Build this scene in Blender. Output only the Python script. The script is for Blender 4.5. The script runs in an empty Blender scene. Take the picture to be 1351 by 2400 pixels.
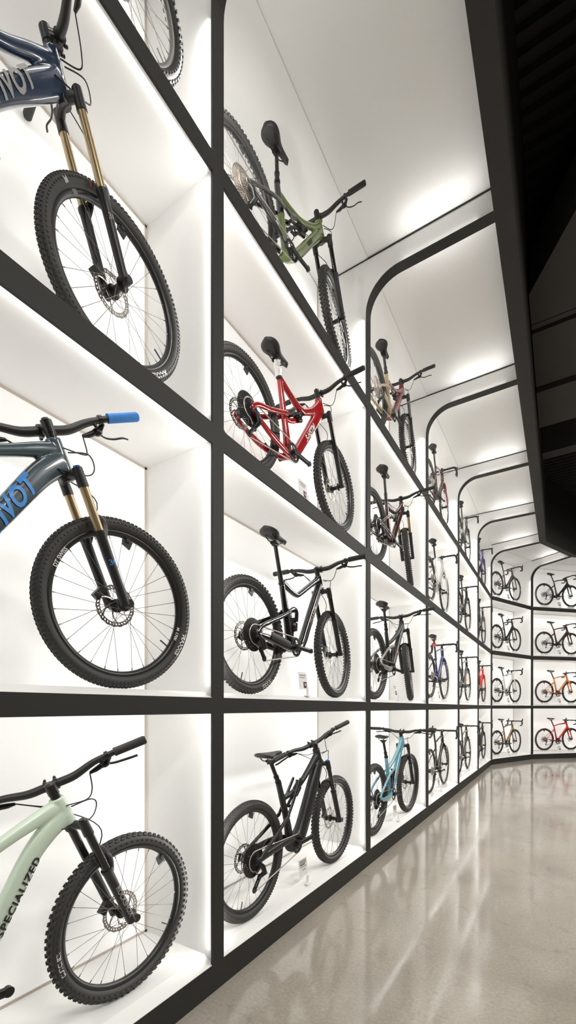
import bpy, bmesh, math, random
from mathutils import Vector, Matrix
random.seed(7)
SC = bpy.context.scene
COL = SC.collection
D2R = math.radians
sin, cos, pi = math.sin, math.cos, math.pi

# ---------------------------------------------------------------- materials
def mat(name, col, rough=.5, metal=0, coat=0, noise=0, nscale=30, bump=0, bscale=200, spec=.5):
    m = bpy.data.materials.new(name); m.use_nodes = True
    nt = m.node_tree; b = nt.nodes['Principled BSDF']
    b.inputs['Base Color'].default_value = (*col, 1)
    b.inputs['Roughness'].default_value = rough
    b.inputs['Metallic'].default_value = metal
    b.inputs['Coat Weight'].default_value = coat
    b.inputs['Coat Roughness'].default_value = .06
    b.inputs['Specular IOR Level'].default_value = spec
    tc = nt.nodes.new('ShaderNodeTexCoord')
    if noise:
        n = nt.nodes.new('ShaderNodeTexNoise'); n.inputs['Scale'].default_value = nscale; n.inputs['Detail'].default_value = 4
        nt.links.new(tc.outputs['Object'], n.inputs['Vector'])
        mx = nt.nodes.new('ShaderNodeMix'); mx.data_type = 'RGBA'
        mx.inputs[6].default_value = (*[c*(1-noise) for c in col], 1)
        mx.inputs[7].default_value = (*[min(1, c*(1+noise)) for c in col], 1)
        nt.links.new(n.outputs['Fac'], mx.inputs[0]); nt.links.new(mx.outputs[2], b.inputs['Base Color'])
    if bump:
        n2 = nt.nodes.new('ShaderNodeTexNoise'); n2.inputs['Scale'].default_value = bscale
        nt.links.new(tc.outputs['Object'], n2.inputs['Vector'])
        bp = nt.nodes.new('ShaderNodeBump'); bp.inputs['Strength'].default_value = bump; bp.inputs['Distance'].default_value = .002
        nt.links.new(n2.outputs['Fac'], bp.inputs['Height']); nt.links.new(bp.outputs['Normal'], b.inputs['Normal'])
    return m

MT = {}
def M_(k): return MT[k]
MT['white'] = mat('white_panel', (.86, .855, .84), .45, noise=.012, nscale=3)
MT['seam'] = mat('seam_tan', (.50, .44, .38), .6, noise=.05)
MT['frame'] = mat('dark_metal_frame', (.033, .0315, .0285), .6, noise=.06, nscale=8, spec=.25)
MT['black'] = mat('matt_black_paint', (.012, .0115, .011), .8, noise=.1, nscale=6)
MT['char'] = mat('charcoal_paint', (.048, .046, .043), .8, noise=.1, nscale=4)
MT['rubber'] = mat('tyre_rubber', (.046, .044, .042), .62, noise=.18, nscale=40, bump=.2, bscale=400)
MT['rim'] = mat('rim_black', (.022, .022, .022), .35, noise=.05)
MT['rimsilver'] = mat('rim_silver', (.42, .41, .40), .3, .9, noise=.05)
MT['spoke'] = mat('spoke_steel', (.22, .21, .20), .35, .8, noise=.05)
MT['steel'] = mat('brushed_steel', (.50, .46, .42), .32, 1, noise=.08, nscale=60)
MT['blackmetal'] = mat('black_anodised', (.018, .018, .018), .32, .3, noise=.06)
MT['satin'] = mat('satin_black_alloy', (.02, .0195, .019), .42, noise=.08)
MT['grip'] = mat('black_grip', (.03, .029, .028), .7, bump=.3, bscale=300, noise=.1)
MT['saddle'] = mat('saddle_vinyl', (.02, .0195, .019), .45, noise=.1, bump=.1)
MT['hose'] = mat('cable_hose', (.02, .02, .02), .5, noise=.05)
MT['gold'] = mat('gold_stanchion', (.47, .36, .21), .28, .6, noise=.05)
MT['stanchion'] = mat('black_stanchion', (.015, .015, .015), .12, .2, coat=.5, noise=.03)
MT['acrylic'] = mat('white_acrylic', (.86, .86, .85), .2, noise=.01)
MT['reflector'] = mat('reflector_housing', (.05, .05, .05), .3, noise=.05)
MT['decalwhite'] = mat('white_decal', (.80, .80, .78), .5, noise=.02)
MT['decalblack'] = mat('black_decal', (.015, .015, .015), .5, noise=.02)
MT['decalblue'] = mat('blue_decal', (.05, .27, .72), .4, noise=.02)
MT['decalgrey'] = mat('grey_decal', (.33, .32, .30), .5, noise=.02)
MT['decalgold'] = mat('olive_gold_decal', (.24, .20, .11), .5, noise=.02)
MT['decalorange'] = mat('orange_decal', (.75, .36, .12), .5, noise=.02)
MT['decalred'] = mat('red_decal', (.70, .06, .05), .5, noise=.02)
MT['bluegrip'] = mat('blue_foam_grip', (.045, .25, .70), .7, noise=.06, nscale=50)
MT['bluecap'] = mat('blue_anodised_cap', (.02, .12, .45), .3, .6, noise=.05)
MT['redcap'] = mat('red_anodised', (.55, .03, .02), .3, .5, noise=.05)
MT['redlight'] = mat('red_tail_lens', (.75, .05, .04), .3, noise=.03)
MT['paper'] = mat('card_paper', (.86, .86, .85), .5, noise=.01)
MT['paperink'] = mat('card_ink', (.04, .03, .03), .6, noise=.05)
MT['papergrey'] = mat('card_grey_print', (.38, .37, .36), .6, noise=.05)
MT['paperpink'] = mat('card_pink_print', (.72, .45, .43), .6, noise=.05)
def paint(k, col, rough=.28, coat=.8, noise=.05):
    MT[k] = mat('paint_'+k, col, rough, 0, coat, noise, 6); return k
paint('mint', (.56, .66, .54), .35, .5)
paint('slate', (.055, .085, .10))
paint('navy', (.018, .035, .075))
paint('gloss_black', (.012, .0118, .0115), .18)
paint('matt_black', (.016, .0155, .015), .42, .1)
paint('graphite', (.03, .028, .026), .22)
paint('red', (.42, .008, .012), .2)
paint('green', (.13, .19, .045), .25)
paint('carbon', (.03, .03, .028), .2)
paint('sky', (.17, .39, .47), .25)
paint('steelblue', (.09, .22, .33), .25)
paint('maroon', (.055, .016, .018), .2)
paint('tan', (.52, .40, .21), .3)
paint('darkred', (.20, .012, .015), .25)
paint('whitepaint', (.70, .70, .67), .25)
paint('royal', (.025, .035, .13), .2)
paint('purple', (.035, .015, .17), .2)
paint('scarlet', (.62, .025, .015), .25)
paint('orange', (.76, .26, .06), .28)
paint('bronze', (.085, .062, .045), .25)
paint('copper', (.20, .115, .06), .25)
paint('wine', (.06, .006, .01), .2)
paint('silver', (.25, .24, .22), .3)

def added_glow_panel():
    m = mat('back_panel_added_glow', (.80, .795, .78), .5, noise=.012, nscale=3); b = m.node_tree.nodes['Principled BSDF']
    b.inputs['Emission Color'].default_value = (1, .985, .955, 1); b.inputs['Emission Strength'].default_value = .22  # slight emission added so the niche whites come out even
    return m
MT['lit'] = added_glow_panel()

# concrete floor
def concrete():
    m = bpy.data.materials.new('polished_concrete'); m.use_nodes = True
    nt = m.node_tree; b = nt.nodes['Principled BSDF']; N = nt.nodes.new; L = nt.links.new
    tc = N('ShaderNodeTexCoord')
    def noise(s, d, dist=0):
        n = N('ShaderNodeTexNoise'); n.inputs['Scale'].default_value = s; n.inputs['Detail'].default_value = d
        n.inputs['Distortion'].default_value = dist; L(tc.outputs['Object'], n.inputs['Vector']); return n
    def ramp(src, p0, c0, p1, c1):
        r = N('ShaderNodeValToRGB'); r.color_ramp.elements[0].position = p0; r.color_ramp.elements[1].position = p1
        r.color_ramp.elements[0].color = (*c0, 1); r.color_ramp.elements[1].color = (*c1, 1); L(src, r.inputs[0]); return r
    a = ramp(noise(.9, 6, .6).outputs['Fac'], .3, (.315, .283, .236), .72, (.445, .402, .343))
    f = ramp(noise(60, 8).outputs['Fac'], .3, (.86, .86, .86), .7, (1.08, 1.08, 1.08))
    s = ramp(noise(5, 10, 1.5).outputs['Fac'], .60, (1, 1, 1), .76, (.74, .73, .72))
    x1 = N('ShaderNodeMix'); x1.data_type = 'RGBA'; x1.blend_type = 'MULTIPLY'; x1.inputs[0].default_value = 1
    L(a.outputs[0], x1.inputs[6]); L(f.outputs[0], x1.inputs[7])
    x2 = N('ShaderNodeMix'); x2.data_type = 'RGBA'; x2.blend_type = 'MULTIPLY'; x2.inputs[0].default_value = .8
    L(x1.outputs[2], x2.inputs[6]); L(s.outputs[0], x2.inputs[7])
    L(x2.outputs[2], b.inputs['Base Color'])
    rr = ramp(noise(2.2, 6, .5).outputs['Fac'], .3, (.07, .07, .07), .75, (.16, .16, .16))
    L(rr.outputs[0], b.inputs['Roughness'])
    b.inputs['Specular IOR Level'].default_value = .65
    bp = N('ShaderNodeBump'); bp.inputs['Strength'].default_value = .05; bp.inputs['Distance'].default_value = .01
    L(noise(3.5, 3).outputs['Fac'], bp.inputs['Height']); L(bp.outputs['Normal'], b.inputs['Normal'])
    return m
MT['concrete'] = concrete()

# ---------------------------------------------------------------- mesh builder
class MB:
    def __init__(s): s.v = []; s.f = []; s.mi = []; s.sm = []
    def add(s, verts, faces, mi=0, smooth=False):
        o = len(s.v); s.v += [tuple(p) for p in verts]
        for f in faces: s.f.append([i+o for i in f]); s.mi.append(mi); s.sm.append(smooth)
    def box(s, c, size, R=None, mi=0, taper=1):
        hx, hy, hz = size[0]/2, size[1]/2, size[2]/2
        P = [Vector((x*hx*(taper if z > 0 else 1), y*hy*(taper if z > 0 else 1), z*hz)) for z in (-1, 1) for y in (-1, 1) for x in (-1, 1)]
        if R is not None: P = [R @ p for p in P]
        c = Vector(c)
        s.add([p+c for p in P], [(0, 2, 3, 1), (4, 5, 7, 6), (0, 1, 5, 4), (2, 6, 7, 3), (0, 4, 6, 2), (1, 3, 7, 5)], mi)
    def hexa(s, P, mi=0):   # 8 points: bottom 4 ccw, top 4 ccw
        s.add(P, [(3, 2, 1, 0), (4, 5, 6, 7), (0, 1, 5, 4), (1, 2, 6, 5), (2, 3, 7, 6), (3, 0, 4, 7)], mi)
    def tube(s, pts, rad, n=10, mi=0, lat=None, caps=True, smooth=True, p=2.0):
        pts = [Vector(q) for q in pts]; k = len(pts)
        if not isinstance(rad, (list, tuple)) or (isinstance(rad, tuple)): rad = [rad]*k
        rad = [(r, r) if not isinstance(r, (tuple, list)) else r for r in rad]
        V = []; prev = None
        for i, q in enumerate(pts):
            t = (pts[min(i+1, k-1)]-pts[max(i-1, 0)]).normalized()
            if lat is not None: a = Vector(lat)
            elif prev is not None: a = prev
            else: a = Vector((0, 1, 0)) if abs(t.y) < .9 else Vector((1, 0, 0))
            a = (a-t*a.dot(t)).normalized(); prev = a; b = t.cross(a)
            for j in range(n):
                w = 2*pi*j/n; ca, sa = cos(w), sin(w)
                if p != 2.0:
                    ca = math.copysign(abs(ca)**(2/p), ca); sa = math.copysign(abs(sa)**(2/p), sa)
                V.append(q+a*(ca*rad[i][0])+b*(sa*rad[i][1]))
        F = [(i*n+j, i*n+(j+1) % n, (i+1)*n+(j+1) % n, (i+1)*n+j) for i in range(k-1) for j in range(n)]
        s.add(V, F, mi, smooth)
        if caps:
            s.add(V[:n], [tuple(range(n-1, -1, -1))], mi); s.add(V[-n:], [tuple(range(n))], mi)
    def lathe(s, prof, n=48, c=(0, 0, 0), mi=0, closed=True, smooth=True):   # prof [(r, y)] about the local y axis
        c = Vector(c); k = len(prof); V = []
        for j in range(n):
            w = 2*pi*j/n
            for r, y in prof: V.append(c+Vector((r*cos(w), y, r*sin(w))))
        kk = k if closed else k-1
        F = [(j*k+i, ((j+1) % n)*k+i, ((j+1) % n)*k+(i+1) % k, j*k+(i+1) % k) for j in range(n) for i in range(kk)]
        s.add(V, F, mi, smooth)
    def ring(s, c, ro, ri, y0, y1, n=48, teeth=0, th=0, mi=0):   # flat washer, optional teeth, about y
        c = Vector(c); V = []
        m = teeth*4 if teeth else n
        for j in range(m):
            w = 2*pi*j/m
            R = ro+(th if teeth and j % 4 in (1, 2) else 0)
            for r, y in ((R, y0), (R, y1), (ri, y1), (ri, y0)): V.append(c+Vector((r*cos(w), y, r*sin(w))))
        F = [(j*4+i, ((j+1) % m)*4+i, ((j+1) % m)*4+(i+1) % 4, j*4+(i+1) % 4) for j in range(m) for i in range(4)]
        s.add(V, F, mi)
    def prism(s, poly, y0, y1, mi=0):   # poly in (x, z), extruded along y
        n = len(poly)
        V = [(x, y0, z) for x, z in poly]+[(x, y1, z) for x, z in poly]
        F = [tuple(range(n)), tuple(range(2*n-1, n-1, -1))]+[(i, i+n, (i+1) % n+n, (i+1) % n) for i in range(n)]
        s.add(V, F, mi)
    def sphere(s, c, r, n=12, mi=0, sc=(1, 1, 1)):
        c = Vector(c); V = []; m = n//2
        for i in range(m+1):
            a = pi*i/m
            for j in range(n): V.append(c+Vector((r*sc[0]*sin(a)*cos(2*pi*j/n), r*sc[1]*sin(a)*sin(2*pi*j/n), r*sc[2]*cos(a))))
        s.add(V, [(i*n+j, (i+1)*n+j, (i+1)*n+(j+1) % n, i*n+(j+1) % n) for i in range(m) for j in range(n)], mi, True)
    def mesh(s, name, mats, fixn=True):
        me = bpy.data.meshes.new(name); me.from_pydata(s.v, [], s.f)
        for k in mats: me.materials.append(MT[k])
        me.polygons.foreach_set('material_index', s.mi); me.polygons.foreach_set('use_smooth', s.sm)
        if fixn:
            bm = bmesh.new(); bm.from_mesh(me); bmesh.ops.recalc_face_normals(bm, faces=bm.faces); bm.to_mesh(me); bm.free()
        me.update(); return me
def link(name, me, parent=None, M=None, mat_over=None):
    o = bpy.data.objects.new(name, me); COL.objects.link(o)
    if parent: o.parent = parent
    if M is not None: o.matrix_local = M
    if mat_over:
        for i, k in enumerate(mat_over):
            if k: o.material_slots[i].link = 'OBJECT'; o.material_slots[i].material = MT[k]
    return o
def empty(name, parent=None, M=None):
    return link(name, None, parent, M)
def tag(o, label, cat, group=None, kind=None):
    o['label'] = label; o['category'] = cat
    if group: o['group'] = group
    if kind: o['kind'] = kind
    return o
def spl(P, k=6):   # Catmull-Rom through tuples of any length
    n = len(P); out = []
    for i in range(n-1):
        a, b, c, d = P[max(i-1, 0)], P[i], P[i+1], P[min(i+2, n-1)]
        for j in range(k):
            t = j/k
            out.append(tuple(.5*(2*q+(r-p)*t+(2*p-5*q+4*r-e)*t*t+(3*q-p-3*r+e)*t**3) for p, q, r, e in zip(a, b, c, d)))
    out.append(tuple(P[-1])); return out
def flat(T, k=8, n=14, mb=None, p=2.4):   # tube in the bike's plane: rows (x, y, z, half width, half height)
    S = spl(T, k) if len(T) > 2 else [T[0], tuple((a+b)/2 for a, b in zip(*T)), T[1]]
    mb.tube([q[:3] for q in S], [(q[3], q[4]) for q in S], n, lat=(0, 1, 0), p=p)
def remesh(mb, name, mats, vox=.005, smooth=3):
    me0 = mb.mesh('tmp', mats); o = bpy.data.objects.new('tmp', me0); COL.objects.link(o)
    r = o.modifiers.new('r', 'REMESH'); r.mode = 'VOXEL'; r.voxel_size = vox; r.use_smooth_shade = True
    s = o.modifiers.new('s', 'SMOOTH'); s.iterations = smooth; s.factor = .5
    dg = bpy.context.evaluated_depsgraph_get(); dg.update()
    me = bpy.data.meshes.new_from_object(o.evaluated_get(dg)); me.name = name
    bpy.data.objects.remove(o); bpy.data.meshes.remove(me0)
    me.materials.clear()
    for k in mats: me.materials.append(MT[k])
    me.polygons.foreach_set('material_index', [0]*len(me.polygons)); return me
def text_mesh(body, size, cuts=0, shear=0, bold=0, spacing=1):
    cu = bpy.data.curves.new('t', 'FONT'); cu.body = body; cu.size = size; cu.align_x = 'CENTER'; cu.align_y = 'CENTER'
    cu.shear = shear; cu.offset = bold; cu.space_character = spacing; cu.resolution_u = 3
    o = bpy.data.objects.new('t', cu); COL.objects.link(o)
    dg = bpy.context.evaluated_depsgraph_get(); dg.update()
    me = bpy.data.meshes.new_from_object(o.evaluated_get(dg)); bpy.data.objects.remove(o); bpy.data.curves.remove(cu)
    bm = bmesh.new(); bm.from_mesh(me)
    if cuts:
        for i in range(1, cuts):
            z = (-.5+i/cuts)*size
            bmesh.ops.bisect_plane(bm, geom=bm.verts[:]+bm.edges[:]+bm.faces[:], plane_co=(0, z, 0), plane_no=(0, 1, 0))
        bmesh.ops.triangulate(bm, faces=bm.faces)
    return me, bm
def bm_done(me, bm, mk):
    bm.to_mesh(me); bm.free(); me.materials.clear(); me.materials.append(MT[mk]); return me

# ---------------------------------------------------------------- geometry of the display wall
W = 2.079; DW = 1.5; BK = .515
ZB = .1375
LIPS = [(1.4125, 1.4935), (2.78, 2.884), (4.16, 4.2575)]
FLOORS = [.1675, 1.5235, 2.914, 4.2875]
CEILS = [1.4425, 2.81, 4.19]
ZT = 5.53; ZR = 5.31; RC = .29; NF = 1.048
BAYS = []
o_ = Vector((-DW, -.345, 0))
for b in range(8):
    h = D2R({6: 22.5, 7: 45.0}.get(b, 0))
    d = Vector((sin(h), cos(h), 0)); n = Vector((cos(h), -sin(h), 0))
    BAYS.append((o_.copy(), d, n, h)); o_ = o_+d*W
TB = math.tan(D2R(11.25))
def P(b, u, n, z):
    o, d, nn, h = BAYS[b]; return o+d*u+nn*n+Vector((0, 0, z))
def bend(b, end):   # does the bay's start (0) or end (1) meet the next bay at an angle
    return (b == 6) or (b == 7) or (b == 5 and end == 1)
def cellbox(mb, b, u0, u1, n0, n1, z0, z1, mi=0):
    mb.hexa([P(b, u0, n0, z0), P(b, u1, n0, z0), P(b, u1, n1, z0), P(b, u0, n1, z0),
             P(b, u0, n0, z1), P(b, u1, n0, z1), P(b, u1, n1, z1), P(b, u0, n1, z1)], mi)
BAYNAME = ['first bay, nearest the camera', 'second bay', 'third bay', 'fourth bay', 'fifth bay', 'sixth bay before the bend', 'first angled bay past the bend', 'last angled bay at the far right']
def struct(name, mb, mats, label, cat):
    o = link(name, mb.mesh(name, mats)); return tag(o, label, cat, kind='structure')

# floor
mb = MB(); mb.box((3, 7, -.1), (12, 26, .2))
struct('floor', mb, ['concrete'], 'grey polished concrete shop floor with soft reflections', 'floor')

# white liners, one object per bay and level
DV = .025
lv_name = ['bottom', 'second', 'third', 'top']
for b in range(8):
    for r in range(4):
        mb = MB()
        zf = FLOORS[r]; zc = CEILS[r] if r < 3 else ZT
        z0 = zf-.02; z1 = zc
        cellbox(mb, b, DV, W-DV, -BK-.02, -BK, z0, z1, 2)                      # white back panel, faint glow added to its material
        t = .013
        for (a0, a1, c0, c1) in ((DV, DV+t, zf, zc), (W-DV-t, W-DV, zf, zc), (DV, W-DV, zf, zf+t), (DV, W-DV, zc-t, zc)):
            cellbox(mb, b, a0, a1, -BK, -BK+.003, c0, c1, 1)                   # shadow-gap seams round the back panel
        if r == 3:                                                              # the tall back panel is joined once
            pass
        cellbox(mb, b, DV, W-DV, -BK, -.075, zf-.03, zf)                       # floor panel, chamfered towards the lip
        zl = zf-.03
        mb.hexa([P(b, DV, -.075, zl-.01), P(b, W-DV, -.075, zl-.01), P(b, W-DV, -.004, zl-.01), P(b, DV, -.004, zl-.01),
                 P(b, DV, -.075, zf), P(b, W-DV, -.075, zf), P(b, W-DV, -.004, zl+.001), P(b, DV, -.004, zl+.001)])
        if r < 3: cellbox(mb, b, DV, W-DV, -BK, -.03, zc, zc+.012)             # ceiling panel
        for (a0, a1) in ((.001, DV), (W-DV, W-.001)):
            top = zc if r < 3 else ZT
            cellbox(mb, b, a0, a1, -BK-.02, -.012, (0 if r == 0 else LIPS[r-1][0]+.03), (LIPS[r][0]+.03 if r < 3 else ZT))
        side = 'left' if b < 6 else 'far'
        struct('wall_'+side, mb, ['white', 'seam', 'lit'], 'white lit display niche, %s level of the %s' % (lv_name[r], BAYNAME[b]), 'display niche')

# canopy ceilings
for b in range(8):
    mb = MB()
    def corner(n, end):
        if end == 0: return n*TB if bend(b, 0) and b != 5 else 0
        return W-(n*TB if bend(b, 1) else 0)
    for (n0, n1, z) in ((-BK-.02, 0, ZT-.005), (0, NF, ZT)):
        mb.hexa([P(b, corner(n0, 0), n0, z), P(b, corner(n0, 1), n0, z), P(b, corner(n1, 1), n1, z), P(b, corner(n1, 0), n1, z),
                 P(b, corner(n0, 0), n0, z+.03), P(b, corner(n0, 1), n0, z+.03), P(b, corner(n1, 1), n1, z+.03), P(b, corner(n1, 0), n1, z+.03)])
    struct('ceiling', mb, ['white'], 'white canopy ceiling panel over the %s' % BAYNAME[b], 'ceiling panel')

# posts with curved ribs, plus the white web plate above each rib
FW = .043
def rib_profile(extra):
    k = NF*extra
    pts = [(0.0, 0.0), (0.0, ZR-RC)]
    for i in range(1, 13):
        a = (pi/2)*i/12
        pts.append((RC-RC*cos(a), ZR-RC+RC*sin(a)))
    pts.append((k, ZR)); return pts
def ribline(j):
    # returns origin, outward dir, along dir, stretch for post j (0..8)
    if j == 0: o, d, n, h = BAYS[0]; return o.copy(), n, d, 1
    if j >= 6:
        h = D2R(11.25+22.5*(j-6)); o = BAYS[j][0] if j < 8 else BAYS[7][0]+BAYS[7][1]*W
        return o.copy(), Vector((cos(h), -sin(h), 0)), Vector((sin(h), cos(h), 0)), 1/cos(D2R(11.25))
    o, d, n, h = BAYS[j]; return o.copy(), n, d, 1
POSTN = ['dark grey post at the near end of the display wall', 'wide dark grey post nearest the camera, right of the navy bikes', 'dark grey curved post between second and third bays', 'dark grey curved post between third and fourth bays',
         'dark grey curved post between fourth and fifth bays', 'dark grey curved post between fifth and sixth bays', 'dark grey curved post at the bend of the wall',
         'dark grey curved post between the two angled bays', 'dark grey curved post ending the far right bay']
for j in range(9):
    o, n, d, ex = ribline(j)
    pr = rib_profile(ex); k = len(pr); th = .012
    # offset inward
    off = []
    for i, (a, z) in enumerate(pr):
        p0 = pr[max(i-1, 0)]; p1 = pr[min(i+1, k-1)]
        tx, tz = p1[0]-p0[0], p1[1]-p0[1]; L = math.hypot(tx, tz)
        off.append((a-tz/L*th, z+tx/L*th))
    mb = MB(); V = []
    for i in range(k):
        for (q, w) in ((pr[i], -FW), (pr[i], FW), (off[i], FW), (off[i], -FW)):
            V.append(o+n*q[0]+d*w+Vector((0, 0, q[1])))
    F = [(i*4+s, i*4+(s+1) % 4, (i+1)*4+(s+1) % 4, (i+1)*4+s) for i in range(k-1) for s in range(4)]
    F += [(3, 2, 1, 0), tuple(range(4*k-4, 4*k))]
    mb.add(V, F, 0)
    struct('trim_%d' % (j+1), mb, ['frame'], POSTN[j], 'post')
    # web plate
    mb = MB()
    poly = [(a, z) for a, z in off if z > 4.9]
    poly = [(poly[0][0], 4.9)]+poly+[(NF*ex, ZT), (poly[0][0], ZT)]
    m = len(poly)
    V = [o+n*a+d*w+Vector((0, 0, z)) for w in (-DV, DV) for a, z in poly]
    F = [tuple(range(m)), tuple(range(2*m-1, m-1, -1))]+[(i, (i+1) % m, (i+1) % m+m, i+m) for i in range(m)]
    mb.add(V, F, 0)
    n0 = -BK if j < 6 else 0
    for w in (-DV-.003, DV+.003):
        c0 = o+n*((n0+NF*ex)/2)+d*w+Vector((0, 0, ZT-.008)); L = NF*ex-n0
        Rm = Matrix((n, d, Vector((0, 0, 1)))).transposed()
        mb.box(c0, (L, .006, .012), Rm, 1)
    struct('wall_web', mb, ['white', 'frame'], 'white web panel above the rib of the '+POSTN[j], 'web panel')

# shelf lips and base plinth
n_trim = 20
for b in range(8):
    for r in range(4):
        z0, z1 = (0.0, ZB) if r == 0 else LIPS[r-1]
        mb = MB()
        cellbox(mb, b, FW, W-FW, -.012, 0, z0, z1)
        if r == 0: cellbox(mb, b, FW, W-FW, -.03, -.012, 0, z1-.01)
        nm = 'baseboard_'+('left' if b < 6 else 'far') if r == 0 else 'trim_%d' % n_trim
        n_trim += r > 0
        struct(nm, mb, ['frame'], ('dark grey plinth along the floor under the %s' if r == 0 else 'dark grey shelf edge, '+['', 'lowest', 'middle', 'highest'][r]+' of three in the %s') % BAYNAME[b], 'plinth' if r == 0 else 'shelf edge')

# fascia beam following the canopy edge
def fascia_pt(j, n):   # j post index, offset n from the front plane
    o, nn, d, ex = ribline(j); return o+nn*(n*ex)
mb = MB()
idx = [0, 6, 7, 8]
start = fascia_pt(0, 0)+Vector((0, -3, 0))
def f_at(k, n): return (fascia_pt(0, n)+Vector((0, -3, 0))) if k == 0 else fascia_pt(idx[k], n)
for k in range(3):
    A0, A1, B0, B1 = f_at(k, NF), f_at(k, NF+.14), f_at(k+1, NF), f_at(k+1, NF+.14)
    up = Vector((0, 0, 1))
    mb.hexa([A0+up*ZR, B0+up*ZR, B1+up*ZR, A1+up*ZR, A0+up*6.75, B0+up*6.75, B1+up*6.9, A1+up*6.75], 0)
struct('trim_60', mb, ['frame'], 'long dark grey fascia beam along the outer edge of the canopy', 'fascia')

# dark open ceiling
mb = MB(); y = -3.5; p = .146
V = []; F = []
prof = []
while y < 22:
    prof += [(y, 6.8), (y+.06, 6.8), (y+.075, 6.86), (y+.131, 6.86)]; y += p
for (yy, z) in prof:
    for (x, dz) in ((-.38, 0), (9, 0), (9, .03), (-.38, .03)): V.append((x, yy, z+dz))
k = len(prof)
F = [(i*4+s, i*4+(s+1) % 4, (i+1)*4+(s+1) % 4, (i+1)*4+s) for i in range(k-1) for s in range(4)]
mb.add(V, F, 0)
struct('ceiling_deck', mb, ['black'], 'black corrugated metal roof deck high above the aisle', 'ceiling')
mb = MB()
th = D2R(31.88); Fv = Vector((-sin(th), cos(th), 0)); Rv = Vector((cos(th), sin(th), 0))
def cam(r, f): return Rv*r+Fv*f
zs = 1.444+4.40
def slab(pts, z0, z1, mi=0):
    m = len(pts); V = [(q.x, q.y, z) for z in (z0, z1) for q in pts]
    mb.add(V, [tuple(range(m-1, -1, -1)), tuple(range(m, 2*m))]+[(i, (i+1) % m, (i+1) % m+m, i+m) for i in range(m)], mi)
for (y0, y1, dz) in ((5.3, 5.79, 0), (5.83, 5.90, .02), (5.94, 6.95, 0), (7.0, 7.9, -.05)):
    x0 = -.30
    if y0 < 5.5:
        slab([Vector((x0, 5.35, 0)), cam(2.52, 3.0), Vector((9, 3.0, 0)), Vector((9, y1, 0)), Vector((x0, y1, 0))], zs, zs+.5)
    else: slab([Vector((x0, y0, 0)), Vector((9, y0, 0)), Vector((9, y1, 0)), Vector((x0, y1, 0))], zs+dz, zs+.5)
slab([Vector((-.3, 5.36, 0)), Vector((9, 5.36, 0)), Vector((9, 7.88, 0)), Vector((-.3, 7.88, 0))], zs+.1, zs+.4)
struct('ceiling_soffit', mb, ['char'], 'charcoal ceiling soffit with deep joints crossing above the aisle', 'ceiling')
mb = MB()
mb.box((4.3, 9.4, 6.35), (9.2, .25, .55))
struct('trim_61', mb, ['char'], 'charcoal roof beam crossing beyond the soffit', 'beam')
mb = MB()
mb.tube([(-.3, 2.95, 6.55), (9, 2.95, 6.55)], .055, 16); mb.box((4.3, 2.75, 6.72), (9.2, .09, .12))
struct('trim_62', mb, ['char'], 'black round roof joist crossing under the metal deck', 'beam')
# hanging track lamp
lx = cam(2.60, 3.99)
LT = empty('pendant_lamp', None, Matrix.Translation((lx.x, lx.y, 1.444+4.47)))
tag(LT, 'small black track lamp hanging on a thin rod under the dark ceiling', 'lamp')
mb = MB(); mb.tube([(0, 0, 0), (0, 0, .93)], .006, 6); link('rod', mb.mesh('rod', ['black']), LT)
mb = MB(); mb.tube([tuple(Rv*-.02+Vector((0, 0, -.0))), tuple(Rv*.42+Vector((0, 0, -.0)))], .03, 10, p=4); link('track', mb.mesh('track', ['char']), LT)
mb = MB(); mb.tube([tuple(Rv*.16+Vector((0, 0, -.03))), tuple(Rv*.16+Vector((0, 0, -.14)))], [.03, .045], 14); link('lamp_head', mb.mesh('lamp_head', ['char']), LT)

# ---------------------------------------------------------------- bicycle parts
def make_tyre(R, cw, ch, knob, name):
    # casing: centre radius, half width cw, half height ch
    mb = MB(); rc = R-ch-(knob[1] if knob else 0)
    prof = [(rc+ch*sin(a), cw*cos(a)) for a in [2*pi*i/18 for i in range(18)]]
    mb.lathe(prof, 120)
    if knob:
        pitch, hgt, rows = knob
        N = int(2*pi*R/pitch)
        for (lat, wl, ll, ph) in rows:
            for sgn in ((-1, 1) if lat else (1,)):
                for i in range(N):
                    w = 2*pi*(i+ph+(.5 if sgn < 0 else 0))/N
                    a = lat*sgn/cw; a = max(-1, min(1, a)); tilt = math.asin(a)
                    er = Vector((cos(w), 0, sin(w))); et = Vector((-sin(w), 0, cos(w))); ey = Vector((0, 1, 0))
                    nrm = (er*cos(tilt)+ey*sin(tilt)).normalized(); latv = nrm.cross(et)
                    c = er*(rc+ch*cos(tilt))+ey*(cw*sin(tilt))+nrm*(hgt*.35)
                    Rm = Matrix((et, latv, nrm)).transposed()
                    mb.box(c, (ll, wl, hgt*1.3), Rm, 0, .82)
    return mb.mesh(name, ['rubber'])
def make_rim(ro, ri, w, name, mk='rim'):
    mb = MB(); m = (ro+ri)/2
    mb.lathe([(ro, -w), (ro, -w*.8), (ro-.006, -w*.72), (ro-.006, w*.72), (ro, w*.8), (ro, w), (m, w*.95), (ri, w*.45), (ri-.001, 0), (ri, -w*.45), (m, -w*.95)], 96)
    # valve
    mb.tube([(cos(-.55)*(ri), 0, sin(-.55)*ri), (cos(-.55)*(ri-.045), 0, sin(-.55)*(ri-.045))], .0035, 6)
    return mb.mesh(name, [mk])
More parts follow.
